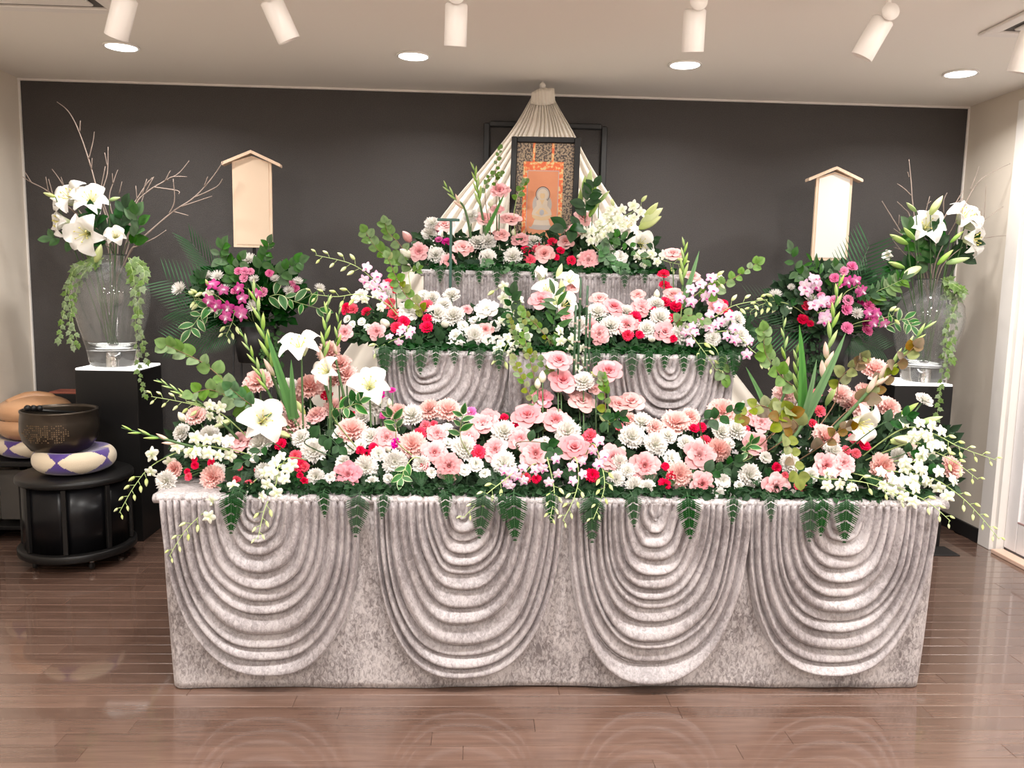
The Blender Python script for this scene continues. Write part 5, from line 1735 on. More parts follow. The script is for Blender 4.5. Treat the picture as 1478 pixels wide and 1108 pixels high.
for path, lab, bx_ in (([(575, 640), (572, 615), (565, 600)], 'cream edged leaf sprig above the white and pink carnations', -0.2), ([(600, 660), (585, 675), (580, 690)], 'cream edged leaf sprig low above the velvet edge', -0.16), ([(668, 640), (664, 620), (668, 598)], 'cream edged upright leaves behind the white carnation', 0.0),
                       ([(1085, 660), (1075, 650), (1085, 640)], 'cream edged leaf sprig between the lisianthus near the door', 1.0), ([(480, 600), (500, 588), (520, 580)], 'cream edged leaves below the velvet side lily', -0.42)):
    spray('variegated_leaf_sprig', lab, 'leaves', path, (3.0, 2.91), 'var', 33, 5, 'cream edged leaf sprigs', 'stem_pale', FB(bx_), start=0.5, ang=(0.6, 1.3))
spray('variegated_leaf_sprig', 'cream edged leaf sprig spreading toward the bowl from the stand', 'leaves', [(340, 450), (310, 440), (290, 455), (275, 475)], (4.4, 4.32), 'var', 34, 9, 'cream edged leaf sprigs', 'stem_pale', SL, start=0.35)
spray('variegated_leaf_sprig', 'cream edged leaf sprig spreading toward the altar from the stand', 'leaves', [(370, 440), (400, 425), (425, 435), (460, 445)], (4.4, 4.32), 'var', 32, 10, 'cream edged leaf sprigs', 'stem_pale', SL, start=0.3)
spray('variegated_leaf_sprig', 'cream edged leaf sprig spreading toward the vase by the door', 'leaves', [(1240, 470), (1280, 470), (1305, 460), (1315, 470)], (4.4, 4.34), 'var', 28, 11, 'cream edged leaf sprigs', 'stem_pale', SR, start=0.4)
spray('pale_leaf_plume', 'plume of narrow pale green leaves beside the vase by the door', 'leaves', [(1240, 455), (1260, 425), (1285, 412), (1303, 403)], (4.42, 4.36), 'lance_mid', 26, 30, None, 'stem_pale', SR, start=0.35, mix='oval_light')
for S, lst in ((SL, (([(355, 420), (335, 385), (318, 370), (322, 355)], 'upright glossy leaf sprig under the beige plaque, bowl side', 'oval_mid', 25, 12), ([(372, 400), (380, 375), (385, 362), (388, 352)], 'upright glossy leaf sprig overlapping the beige plaque foot', 'oval_mid', 24, 10),
                    ([(390, 410), (405, 395), (420, 385), (432, 378)], 'glossy leaf sprig leaning toward the altar beneath the beige plaque', 'broad_mid', 26, 10), ([(345, 410), (340, 395), (348, 375)], 'broad glossy leaves right below the beige plaque', 'broad_mid', 24, 9), ([(330, 430), (300, 420), (285, 412), (290, 402)], 'dark glossy leaf sprig between white chrysanthemums', 'oval_dark', 26, 9))),
               (SR, (([(1180, 430), (1165, 405), (1150, 390), (1142, 362)], 'upright glossy leaf sprig left free of the white plaque', 'oval_mid', 25, 11), ([(1190, 420), (1185, 400), (1178, 388), (1172, 378)], 'thin glossy leaves under the white plaque foot', 'lance_mid', 26, 9), ([(1200, 420), (1202, 400), (1204, 385)], 'broad glossy leaves below the white plaque', 'broad_mid', 22, 9),
                    ([(1170, 440), (1145, 430), (1130, 440), (1118, 440)], 'dark glossy leaf sprig beside white chrysanthemums under the white plaque', 'oval_dark', 26, 10), ([(1210, 430), (1235, 420), (1255, 425)], 'dark leaves between hot pink carnations', 'oval_dark', 24, 9)))):
    for path, lab, lf, sz_, n_ in lst:
        spray('glossy_leaf_sprig', lab, 'leaves', path, (4.42, 4.36), lf, sz_, n_, 'glossy leaf sprigs on the wire stands', 'stem_dark', S, start=0.3)
# single yellow leaves
spray('leafy_branch', 'yellowing leaf on the middle tier beside the top riser', 'branch', [(590, 400), (598, 392), (604, 388)], (3.7, 3.66), 'oval_light', 16, 3, g, 'stem_pale', MB_(-0.25), start=0.6)


# ------------------------------------------------------------------ ferns and palms
def frond(pair, name, label, cat, base, tip, face, group, wscale=1.0):
    base, tip = Vector(base), Vector(tip)
    t = thing(name, label, cat, base, group)
    L = (tip - base).length
    m = leafmat(tip - base, face) @ Matrix.Diagonal((L * wscale, L, L, 1))
    link('rachis', pair[0], t, m)
    o = link('leaflets', pair[1], t, m)
    o['kind'] = 'stuff'


for px, ln in ((337, 34), (350, 22), (523, 38), (560, 14), (697, 40), (745, 44), (720, 16), (790, 20), (846, 44), (862, 28), (905, 24), (990, 38), (1060, 16), (1168, 40), (1185, 30), (1222, 40), (1105, 16), (640, 14), (470, 14)):
    L = (ln * 1.2 + 26) * pxm(2.86)
    a = P(px + R(-6, 6), 708, YF1 - 0.066 + 0.20 * L)
    a.z = Z1 + 0.030 + R(0, .012)
    e = a + Vector((R(-.25, .25) * L, -L, 0))
    z = zone('f', px)
    frond(FERNH, 'fern_frond', ('long hanging fern frond' if ln > 30 else 'short hanging fern frond') + near('f', px, 700, z).replace(' beside', ' under', 1), 'fern', a, e, (R(-.1, .1), 0, 1), 'hanging fern fronds on the ' + z, 1.1)
for i in range(26):
    px = 340 + i * 39 + R(-10, 10)
    a = P(px, 672, 3.06)
    a.z = max(a.z, Z1 + 0.03)
    e = P(px + R(-22, 22), 696, 2.925)
    frond(FERN, 'fern_frond', 'fern frond tucked' + near('f', px, 690, zone('f', px)), 'fern', a, e, (0, -0.6, 1), 'tucked fern fronds on the ' + zone('f', px), 1.2)
for px in (532, 556, 580, 605, 630, 655, 690, 720, 860, 885, 910, 935, 960, 985, 1010, 1040, 1070, 1090):
    L = R(0.085, 0.13)
    a = P(max(552, min(1058, px)), 505, YF2 - 0.066 + 0.20 * L)
    a.z = Z2 + 0.028
    e = a + Vector((R(-.3, .3) * L, -L, 0))
    frond(FERNH, 'fern_frond', 'fern frond under' + near('m', px, 500, zone('m', px)).replace(' beside', '', 1), 'fern', a, e, (0, 0, 1), 'fern fronds on the ' + zone('m', px), 1.15)
for px in (636, 660, 690, 716, 745, 770, 800, 830, 870, 900, 930):
    L = R(0.075, 0.11)
    a = P(px, 388, YF3 - 0.062 + 0.20 * L)
    a.z = Z3 + 0.026
    e = a + Vector((R(-.3, .3) * L, -L, 0))
    frond(FERNH, 'fern_frond', 'fern frond under' + near('t', px, 385, zone('t', px)).replace(' beside', '', 1), 'fern', a, e, (0, 0, 1), 'fern fronds on the ' + zone('t', px), 1.15)
for px, py, w, how in ((245, 398, .8, 'just above the outermost white chrysanthemum'), (262, 440, .8, 'below the outermost white chrysanthemum'), (250, 485, 0.8, 'drooping toward the leafy branch'), (282, 350, 0.4, 'rising highest toward the lily vase'), (300, 490, 0.8, 'hanging behind the cream edged leaves')):
    frond(PALM, 'palm_frond', 'palm frond of the beige plaque stand ' + how, 'palm frond', SL, P(px, py, 4.42), (0.2, -1, .4), 'palm fronds under the beige plaque', w)
for px, py, w, how in ((1256, 358, .85, 'arching beside the plaque foot'), (1252, 395, 0.7, 'below the arching one'), (1086, 468, 0.8, 'pointing at the middle tier'), (1275, 500, .9, 'hanging toward the door vase'), (1105, 430, 0.6, 'behind the white chrysanthemum'), (1240, 505, 0.8, 'drooping below the hot pink carnations')):
    frond(PALM, 'palm_frond', 'palm frond of the white plaque stand ' + how, 'palm frond', SR, P(px, py, 4.42), (-0.2, -1, .4), 'palm fronds under the white plaque', w)


# ------------------------------------------------------------------ orchid sprays
def orchids(label, path, Y, kind, nb, nbud, size, base, group, bud='bud_orch_w', bsz=10, f0=0.12, f1=0.62):
    ys = Y if isinstance(Y, tuple) else (Y, Y)
    pts = [Vector(base)] + [P(px, py, ys[0] + (ys[1] - ys[0]) * i / (len(path) - 1)) for i, (px, py) in enumerate(path)]
    o = pts[0].copy()
    t = thing('orchid_spray', label, 'orchid', o, group)
    cv = spline([p - o for p in pts], 8)
    q = MB(); q.tube(cv, [0.0026 * (1.15 - 0.75 * i / (len(cv) - 1)) for i in range(len(cv))], 6)
    todo = []
    L0 = 8.0 / (len(cv) - 1)              # the hidden part of the stem inside the bed

    def at(f):
        x = f * (len(cv) - 1)
        i = min(len(cv) - 2, int(x))
        return cv[i].lerp(cv[i + 1], x - i), (cv[i + 1] - cv[i]).normalized()
    for k in range(nb):
        f = f0 + (f1 - f0) * (k + 0.5) / max(1, nb)
        f = L0 * 0.6 + (1 - L0 * 0.6) * f
        p, tg = at(f)
        vn = Vector((R(-.3, .3), -1, R(-.2, .4))).normalized()
        sd = tg.cross(vn).normalized() * (1 if k % 2 else -1)
        s_ = size * pxm((p + o).y) * 0.42
        c = p + sd * s_ * R(0.6, 1.3) + vn * s_ * 0.5
        q.tube([p, p.lerp(c, 0.6) + tg * s_ * .3, c], 0.0011, 5)
        n = (vn + sd * R(-.1, .5) + Vector((0, 0, R(-.3, .2)))).normalized()
        todo.append(('blossom', ME[kind], Matrix.Translation(c) @ basis(n, (0, 0, 1)) @ Matrix.Rotation(R(-.5, .5), 4, 'Z') @ Matrix.Scale(s_ * R(.9, 1.1), 4)))
    for k in range(nbud):
        f = f1 + (1 - f1) * (k + 0.6) / nbud
        p, tg = at(min(0.995, L0 * 0.6 + (1 - L0 * 0.6) * f))
        vn = Vector((0, -1, .2))
        sd = tg.cross(vn).normalized() * (1 if k % 2 else -1)
        s_ = bsz * pxm((p + o).y) * (1.15 - 0.5 * k / nbud)
        c = p + (sd * 0.8 + tg * 0.5).normalized() * s_ * 0.8
        q.tube([p, c], 0.0010, 5)
        d = (tg * 0.7 + sd * 0.6 + Vector((0, 0, -0.4))).normalized()
        todo.append(('bud', ME[bud], Matrix.Translation(c) @ basis(d) @ Matrix.Scale(s_, 4)))
    build(q, 'stem', M['stem_pale'], t)
    for nm, me, m in todo:
        link(nm, me, t, m)


gw, gp = 'white green orchid sprays', 'lilac orchid sprays'
orchids('white green orchid spray arching down beside the velvet toward the bowl', [(310, 645), (270, 648), (222, 670), (195, 700), (172, 740)], (3.1, 2.95), 'orch_w', 7, 9, 26, FB(-0.85), gw)
orchids('white green orchid spray hanging down the velvet corner', [(360, 700), (335, 712), (300, 735), (268, 765), (244, 803)], (2.92, 2.775), 'orch_w', 5, 7, 25, FB(-0.80), gw)
orchids('white green orchid spray hanging over the first swag', [(405, 670), (398, 700), (382, 735), (372, 778)], (2.94, 2.775), 'orch_w', 6, 6, 25, FB(-0.65), gw)
orchids('orchid spray of mostly green buds pointing up toward the plinth by the bowl', [(330, 605), (300, 590), (262, 580), (218, 572)], (3.1, 3.0), 'orch_w', 4, 10, 22, FB(-0.8), gw, f1=0.45)
orchids('short white orchid spray among the buds by the bowl', [(340, 650), (310, 645), (285, 640)], (3.0, 2.95), 'orch_w', 7, 1, 25, FB(-0.8), gw, f1=0.97)
orchids('white orchid spray low beside crimson carnations by the bowl', [(420, 660), (405, 672), (385, 690)], (2.97, 2.92), 'orch_w', 6, 1, 24, FB(-0.62), gw, f1=0.97)
orchids('white orchid spray reaching over the door frame, uppermost', [(1300, 620), (1345, 625), (1385, 645), (1438, 664)], (3.02, 2.92), 'orch_w', 7, 9, 26, FB(1.5), gw, f1=0.5)
orchids('white orchid spray reaching toward the door just below the uppermost', [(1310, 640), (1345, 650), (1380, 668), (1412, 692)], (3.0, 2.92), 'orch_w', 7, 7, 25, FB(1.5), gw, f1=0.5)
orchids('white orchid spray arching down toward the door sill', [(1290, 680), (1345, 690), (1385, 715), (1415, 745), (1442, 778)], (2.95, 2.84), 'orch_w', 8, 9, 26, FB(1.5), gw, f1=0.5)
orchids('white orchid spray drooping over the velvet corner by the door', [(1260, 690), (1300, 705), (1340, 725), (1372, 752)], (2.92, 2.775), 'orch_w', 8, 6, 25, FB(1.45), gw, f1=0.6)
orchids('white orchid spray lying along the velvet edge near the door', [(1180, 690), (1220, 692), (1262, 700), (1305, 722)], (2.92, 2.80), 'orch_w', 6, 6, 23, FB(1.3), gw, f1=0.5)
orchids('white orchid spray hidden among carnations near the door', [(1330, 660), (1310, 672), (1330, 700)], (2.95, 2.90), 'orch_w', 7, 0, 25, FB(1.5), gw, f1=1.0)
orchids('pale orchid spray of buds hanging over the second swag', [(745, 680), (725, 695), (700, 715), (668, 748)], (2.92, 2.78), 'orch_p', 3, 8, 22, FB(0.2), gp, f1=0.4)
orchids('lilac orchid spray with pale buds hanging straight between the centre swags', [(790, 660), (797, 690), (800, 715), (794, 748)], (2.92, 2.775), 'orch_p', 4, 7, 22, FB(0.3), gp, f1=0.5)
orchids('lilac orchid spray with pale buds hanging beside the centre fern', [(830, 660), (835, 690), (828, 720), (812, 752)], (2.92, 2.775), 'orch_p', 4, 7, 22, FB(0.36), gp, f1=0.5)
orchids('lilac orchid spray with a curling bud tail over the third swag', [(855, 640), (868, 670), (872, 705), (856, 750)], (2.94, 2.775), 'orch_p', 4, 8, 22, FB(0.42), gp, f1=0.45)
orchids('lilac orchid spray low on the front tier between crimson carnations', [(770, 670), (750, 688), (728, 690)], (2.94, 2.90), 'orch_p', 5, 0, 22, FB(0.25), gp, f1=1.0)
orchids('lilac orchid spray above the crimson carnations of the middle tier, tip toward the bowl', [(560, 430), (535, 400), (505, 380), (455, 368)], (3.6, 3.5), 'orch_p', 6, 8, 21, MB_(-0.3), gp, f1=0.55)
orchids('orchid bud spray pointing at the stand under the beige plaque', [(560, 440), (520, 425), (485, 428), (448, 424)], (3.58, 3.5), 'orch_w', 3, 8, 18, MB_(-0.3), gw, f1=0.4)
orchids('lilac orchid spray trailing below the middle tier by the bowl', [(590, 470), (585, 483), (565, 492), (540, 505)], (3.48, 3.40), 'orch_p', 6, 3, 17, MB_(-0.28), gp, f1=0.75)
orchids('lilac orchid spray on the middle tier below the pink rosebud', [(985, 440), (1005, 425), (1022, 410), (1036, 405)], (3.6, 3.52), 'orch_p', 7, 2, 22, MB_(0.92), gp, f1=0.85)
orchids('lilac orchid spray at the door end of the middle tier', [(1010, 470), (1035, 455), (1062, 440), (1108, 432)], (3.52, 3.44), 'orch_p', 6, 6, 21, MB_(1.0), gp, f1=0.6)
orchids('lilac orchid spray drooping at the door end of the middle tier', [(1030, 480), (1060, 480), (1085, 505), (1110, 522)], (3.5, 3.40), 'orch_p', 6, 4, 21, MB_(1.02), gp, f1=0.75)
orchids('lilac orchid spray hanging over the middle step swag', [(990, 470), (1003, 490), (1018, 510), (1034, 535)], (3.44, 3.36), 'orch_p', 4, 7, 18, MB_(0.95), gp, f1=0.45)
orchids('white orchid spray on the top tier beside the cream cloth', [(850, 345), (875, 330), (905, 310), (925, 300)], (4.05, 4.0), 'orch_w', 10, 1, 21, TB(0.68), gw, f1=0.97)
orchids('white orchid spray on the top tier beneath the lilies', [(860, 350), (862, 335), (880, 320), (890, 305)], (4.04, 3.99), 'orch_w', 9, 1, 20, TB(0.66), gw, f1=0.97)
orchids('white orchid spray on the top tier pointing toward the door', [(920, 375), (945, 372), (965, 378), (985, 382)], (4.02, 3.95), 'orch_w', 5, 5, 19, TB(0.85), gw, f1=0.6)
orchids('white orchid spray in the centre between front and middle tiers', [(760, 480), (738, 490), (728, 505), (722, 520)], (3.46, 3.38), 'orch_w', 8, 2, 20, MB_(0.22), gw, f1=0.85)
orchids('white orchid spray beside the green reeds', [(800, 480), (825, 495), (838, 515), (845, 535)], (3.46, 3.36), 'orch_w', 8, 1, 20, MB_(0.4), gw, f1=0.95)
orchids('white orchid spray on the middle tier beside the variegated leaf', [(735, 470), (745, 440), (735, 425), (720, 415)], (3.55, 3.5), 'orch_w', 8, 1, 21, MB_(0.24), gw, f1=0.95)
orchids('magenta orchid cluster under the beige plaque, bowl side', [(330, 440), (315, 428), (300, 418)], (4.36, 4.30), 'orch_m', 4, 2, 25, SL, 'magenta orchids', f0=0.35, f1=0.95)
orchids('magenta orchid cluster in the middle of the stand by the bowl', [(362, 445), (360, 430), (358, 415)], (4.34, 4.28), 'orch_m', 3, 0, 24, SL, 'magenta orchids', f0=0.45, f1=0.98)
orchids('magenta orchid cluster with trailing buds low on the stand by the bowl', [(350, 445), (340, 447), (335, 465), (326, 485)], (4.34, 4.28), 'orch_m', 4, 5, 25, SL, 'magenta orchids', f0=0.3, f1=0.66)
orchids('pale bud spray beside the magenta orchids on the bowl side stand', [(320, 440), (290, 432), (280, 430)], (4.36, 4.3), 'orch_w', 2, 6, 20, SL, gw, f1=0.5)
orchids('pink orchid cluster high on the stand by the door', [(1175, 430), (1168, 415), (1165, 405)], (4.36, 4.32), 'orch_p', 6, 0, 24, SR, 'magenta orchids', f0=0.45, f1=0.98)
orchids('pink orchid cluster in the middle of the stand by the door', [(1205, 450), (1192, 447), (1180, 452)], (4.34, 4.28), 'orch_p', 6, 0, 26, SR, 'magenta orchids', f0=0.45, f1=0.98)
orchids('magenta orchid cluster beneath the white plaque, door side', [(1215, 430), (1230, 416), (1240, 412)], (4.36, 4.30), 'orch_m', 4, 0, 22, SR, 'magenta orchids', f0=0.45, f1=0.98)
orchids('pale bud spray pointing from the door side stand to the altar', [(1150, 445), (1120, 435), (1098, 440), (1082, 450)], (4.40, 4.30), 'orch_w', 1, 9, 18, SR, gw, f1=0.3)
orchids('wine and white orchid cluster low on the stand by the door', [(1240, 465), (1262, 462), (1290, 455)], (4.36, 4.30), 'orch_m', 4, 3, 20, SR, 'magenta orchids', f0=0.35, f1=0.8)


# ------------------------------------------------------------------ gladioli, reeds, bare branches
def gladiolus(label, foot, tip, Y, base, w=9, nb=9, open_=2, blades=()):
    a, c = P(*foot, Y[0]), P(*tip, Y[1])
    o = Vector(base)
    t = thing('gladiolus_spike', label, 'gladiolus', o, 'gladiolus spikes')
    pts = [Vector((0, 0, 0)), a - o, (a - o).lerp(c - o, .5), c - o]
    cv = spline(pts, 6)
    q = MB(); k = pxm(a.y) * w
    q.tube(cv, [0.30 * k * (1.1 - 0.85 * i / (len(cv) - 1)) for i in range(len(cv))], 7); build(q, 'stem', M['stem'], t)
    ax = (c - a).normalized()
    vn = Vector((0, -1, 0.1))
    sd = ax.cross(vn).normalized()
    L = (c - a).length
    for i in range(nb):
        f = 0.12 + 0.86 * i / nb
        p = (a - o).lerp(c - o, f)
        s_ = 1 if i % 2 else -1
        d = (ax + sd * s_ * 0.28 + vn * 0.12).normalized()
        sz = min(L / nb * 2.3, k * 3.0) * (1.15 - 0.6 * f)
        op = i < open_
        link('bud', ME['bud_gladp' if op else 'bud_glad'], t, Matrix.Translation(p) @ basis(d) @ Matrix.Diagonal((sz * (.58 if op else .8), sz * (.58 if op else .8), sz * (.85 if op else 1), 1)))
    for (bx_, by_) in blades:
        e = P(bx_, by_, Y[1])
        st = (a - o) * 0.6
        d = (e - o) - st
        link('leaf', ME['blade'], t, Matrix.Translation(st) @ leafmat(d, (0.1, -1, .2)) @ Matrix.Diagonal((d.length * 1.3, d.length, d.length, 1)))


gladiolus('tall green gladiolus spike beside the upright white lily', (400, 560), (362, 405), (3.2, 3.1), FB(-0.62), 11, 10, 1, [(385, 480), (420, 520)])
gladiolus('green gladiolus spike leaning toward the flower stand by the bowl', (392, 575), (346, 474), (3.18, 3.1), FB(-0.66), 8, 9, 0)
gladiolus('gladiolus spike with peach bud lying out toward the bowl', (268, 642), (175, 617), (3.0, 2.95), FB(-0.9), 8, 6, 2)
gladiolus('green gladiolus spike pointing up toward the plinth by the bowl', (300, 590), (226, 547), (3.08, 3.0), FB(-0.85), 7, 9, 0)
gladiolus('gladiolus spike with small peach buds beside the tent edge', (466, 540), (474, 425), (3.25, 3.2), FB(-0.5), 9, 8, 1)
gladiolus('slender gladiolus spike with peach tip beside the lilies', (485, 520), (490, 440), (3.28, 3.22), FB(-0.46), 7, 6, 1)
gladiolus('tall gladiolus spike with blades rising before the stand by the door', (1185, 565), (1213, 395), (3.2, 3.1), FB(1.2), 11, 10, 3, [(1222, 482), (1156, 470), (1180, 520)])
gladiolus('thick gladiolus spike leaning across the vase by the door', (1240, 580), (1345, 462), (3.15, 3.05), FB(1.3), 11, 10, 3)
gladiolus('short upright gladiolus spike beside the crimson carnations by the door', (1152, 590), (1149, 498), (3.2, 3.15), FB(1.15), 10, 8, 0)
gladiolus('gladiolus spike with open peach bud near the middle step', (1135, 560), (1130, 455), (3.25, 3.2), FB(1.1), 8, 6, 2, [(1078, 530)])
gladiolus('green gladiolus spike on the middle tier by the door', (985, 420), (988, 345), (3.72, 3.68), MB_(0.9), 8, 7, 0, [(1010, 362)])
gladiolus('pale gladiolus spike pointing across the cream cloth', (672, 305), (640, 265), (4.1, 4.06), TB(-0.02), 7, 6, 2)
gladiolus('green gladiolus spike upright before the cream cloth', (695, 305), (683, 236), (4.1, 4.06), TB(0.06), 7, 7, 0, [(728, 280)])


def rod(px, pa, pb, Y, base_z, label, name='green_reed', cat='reed', group='green reeds', r=0.005):
    a, c = P(px, pa, Y), P(px + 0.3, pb, Y)
    t = thing(name, label, cat, (a.x, Y, base_z), group)
    L = c.z - base_z
    q = MB()
    n = 9
    pts, rad = [], []
    for i in range(n + 1):
        z = L * i / n
        pts += [(0.02 * (c.x - a.x), 0, z)]
        rad += [r]
    q.tube(pts, rad, 8); build(q, 'stalk', M['reed'], t)
    for i in range(1, n):
        q = MB(); q.lathe([(r * 1.0, -0.004), (r * 1.22, -0.002), (r * 1.22, 0.002), (r * 1.0, 0.004)], 8, (0, 0, L * i / n)); build(q, 'joint', M['twig'], t)


for px, pb, l in ((828, 440, 'third tallest'), (834, 400, 'tallest'), (844, 412, 'second tallest'), (849, 452, 'shortest')):
    rod(px, 545, pb, 3.38 if False else 3.36, Z1 + 0.006, l + ' dark green jointed reed standing before the middle step')
# steel post with a T top
tp = P(651, 316, 3.86)
post = thing('green_steel_post', 'dark green steel post with a T shaped top on the middle tier', 'post', (tp.x, 3.86, Z2 + 0.006))
q = MB(); q.box((0, 0, (tp.z - Z2) / 2 - 0.004), (0.013, 0.013, tp.z - Z2 - 0.018), 0.002); build(q, 'upright', M['green_pole'], post, False)
q = MB(); q.box((-0.012, 0, tp.z - Z2 - 0.010), (0.105, 0.016, 0.013), 0.002); build(q, 'crossbar', M['green_pole'], post, False)


def bare(label, path, Y, twigs, base, r=0.0045):
    pts = [P(px, py, Y) for px, py in path]
    o = Vector(base)
    t = thing('bare_branch', label, 'branch', o, 'bare branches in the vases')
    cv = spline([Vector((0, 0, 0))] + [p - o for p in pts], 5)
    rad = [r * (1.1 - 0.72 * i / (len(cv) - 1)) * (1.25 if i % 5 == 0 else 1.0) for i in range(len(cv))]
    q = MB(); q.tube(cv, rad, 7); build(q, 'main_stem', M['twig'], t)
    for tw in twigs:
        c2 = spline([P(px, py, Y - 0.02 * k) - o for k, (px, py) in enumerate(tw)], 4)
        q = MB(); q.tube(c2, [r * 0.62 * (1.05 - 0.5 * i / (len(c2) - 1)) * (1.3 if i % 3 == 0 else 1) for i in range(len(c2))], 6); build(q, 'twig', M['twig'], t)


BL = VL + Vector((0.02, 0, 0.45))
bare('tall bare branch curving up to a bent tip above the bowl side vase', [(160, 340), (142, 280), (128, 230), (112, 185), (98, 160), (82, 147)], 4.66, [[(128, 230), (134, 205), (136, 190)], [(115, 190), (116, 174)], [(132, 245), (133, 228)]], BL)
bare('bare branch with short side shoots behind the bowl side lilies', [(165, 345), (148, 285), (155, 250), (156, 212)], 4.70, [[(145, 275), (152, 240)], [(155, 240), (151, 220)]], BL)
bare('bare branch stretching low toward the beige wall', [(150, 345), (100, 300), (68, 275), (45, 263), (33, 255)], 4.66, [[(45, 263), (36, 248)], [(70, 276), (66, 255)], [(76, 280), (70, 258)]], BL)
bare('short bare branch slanting out over the white lilies', [(155, 350), (110, 300), (88, 262), (75, 244)], 4.72, [[(92, 268), (88, 255)]], BL)
bare('long bare branch arching toward the beige plaque, lower one', [(190, 360), (215, 335), (250, 305), (280, 285), (305, 258), (322, 233)], 4.64, [[(280, 285), (312, 270), (321, 258)], [(262, 298), (306, 283)], [(250, 305), (272, 311)], [(295, 268), (300, 255)], [(244, 308), (252, 290), (250, 258)]], BL, 0.005)
bare('long bare branch arching up toward the plaque, upper one', [(185, 340), (196, 295), (215, 275), (240, 260), (258, 250), (273, 232)], 4.68, [[(240, 260), (250, 255), (270, 255)], [(222, 270), (256, 275), (258, 280)], [(238, 262), (246, 246)], [(205, 282), (212, 258)], [(210, 278), (222, 255)], [(198, 290), (196, 268)]], BL, 0.005)
bare('bare branch with parallel shoots above the vase rim', [(188, 345), (186, 310), (205, 275), (220, 256)], 4.72, [[(190, 300), (215, 260)], [(186, 320), (200, 290)], [(192, 330), (208, 280)]], BL)
bare('thin upright bare branch behind the lily bud', [(170, 345), (158, 290), (164, 262), (170, 245)], 4.74, [[(163, 265), (162, 250)], [(172, 280), (176, 262)], [(178, 300), (184, 284)]], BL)
bare('short bare twig low beside the bowl side vase rim', [(188, 362), (198, 355), (222, 344), (240, 332)], 4.62, [], BL)
BR = VR + Vector((0.02, 0, 0.42))
bare('tall straight bare branch above the door side lilies', [(1330, 380), (1318, 300), (1315, 262), (1312, 230)], 4.68, [[(1315, 282), (1305, 272), (1295, 265)], [(1312, 255), (1310, 248)]], BR)
bare('bare branch slanting toward the white plaque', [(1325, 385), (1300, 335), (1285, 310), (1273, 290)], 4.66, [[(1297, 325), (1298, 310)], [(1303, 340), (1290, 330)]], BR)
bare('short bare branch among green buds in the door side vase', [(1325, 380), (1314, 315), (1304, 300), (1295, 291)], 4.72, [[(1318, 325), (1300, 318)], [(1335, 310), (1342, 283)], [(1338, 295), (1344, 290)]], BR)
bare('thick bare branch rising behind the door side lilies', [(1345, 380), (1360, 320), (1375, 300), (1390, 275)], 4.72, [[(1362, 308), (1362, 290), (1367, 278)], [(1370, 302), (1385, 290)], [(1380, 295), (1384, 300)], [(1375, 300), (1390, 285)]], BR, 0.006)
bare('long thin bare branch arching in front of the beige wall by the door', [(1350, 380), (1385, 310), (1410, 265), (1435, 247), (1458, 236)], 4.60, [[(1400, 275), (1408, 255), (1413, 240)]], BR, 0.003)
bare('thin bare branch with upright shoots by the door casing', [(1355, 385), (1395, 345), (1418, 320), (1448, 298)], 4.60, [[(1420, 318), (1422, 290), (1423, 265)], [(1415, 322), (1417, 300)]], BR, 0.003)
bare('thin bare branch pointing level at the door casing', [(1360, 385), (1400, 350), (1430, 342), (1452, 340)], 4.58, [], BR, 0.003)
bare('thin bare twig low on the bowl-facing side of the door vase', [(1335, 385), (1310, 370), (1298, 358), (1288, 345)], 4.66, [[(1300, 360), (1290, 357)]], BR, 0.004)

# ------------------------------------------------------------------ vase flowers
def vlily(px, py, d, n, lab, V, Y=4.58, op=1.0):
    lily(None, 0, 0, d, n, lab, op, P(px, py, Y), V + Vector((R(-.03, .03), R(-.03, .03), 0.10)))


vlily(100, 285, 52, (-0.35, -0.8, 0.6), 'white lily at the top of the bowl side vase, wall side', VL)
vlily(130, 288, 50, (0.25, -0.8, 0.6), 'white lily at the top of the bowl side vase beside the green bud', VL)
vlily(88, 320, 46, (-0.8, -0.6, 0.05), 'white lily turned to the beige wall in the bowl side vase', VL, 4.55)
vlily(122, 338, 56, (-0.1, -1.0, -0.15), 'large white lily facing out low in the bowl side vase', VL, 4.50)
vlily(167, 342, 36, (0.25, -0.8, 0.35), 'small half open white lily beside the vase rim on the bowl side', VL, 4.52, 0.75)
vlily(1338, 326, 52, (-0.2, -0.9, 0.4), 'white lily facing out in the door side vase above the green buds', VR)
vlily(1392, 312, 54, (0.2, -0.7, 0.7), 'white lily tilted up at the top of the door side vase', VR)
vlily(1404, 345, 50, (0.6, -0.8, 0.0), 'white lily facing the door in the door side vase', VR, 4.52)
vlily(1405, 325, 46, (0.9, -0.3, 0.1), 'white lily turned away toward the door casing', VR, 4.6)
vlily(1282, 370, 22, (-0.8, -0.5, 0.4), 'tiny white lily on the plaque side of the door vase', VR, 4.6, 0.7)
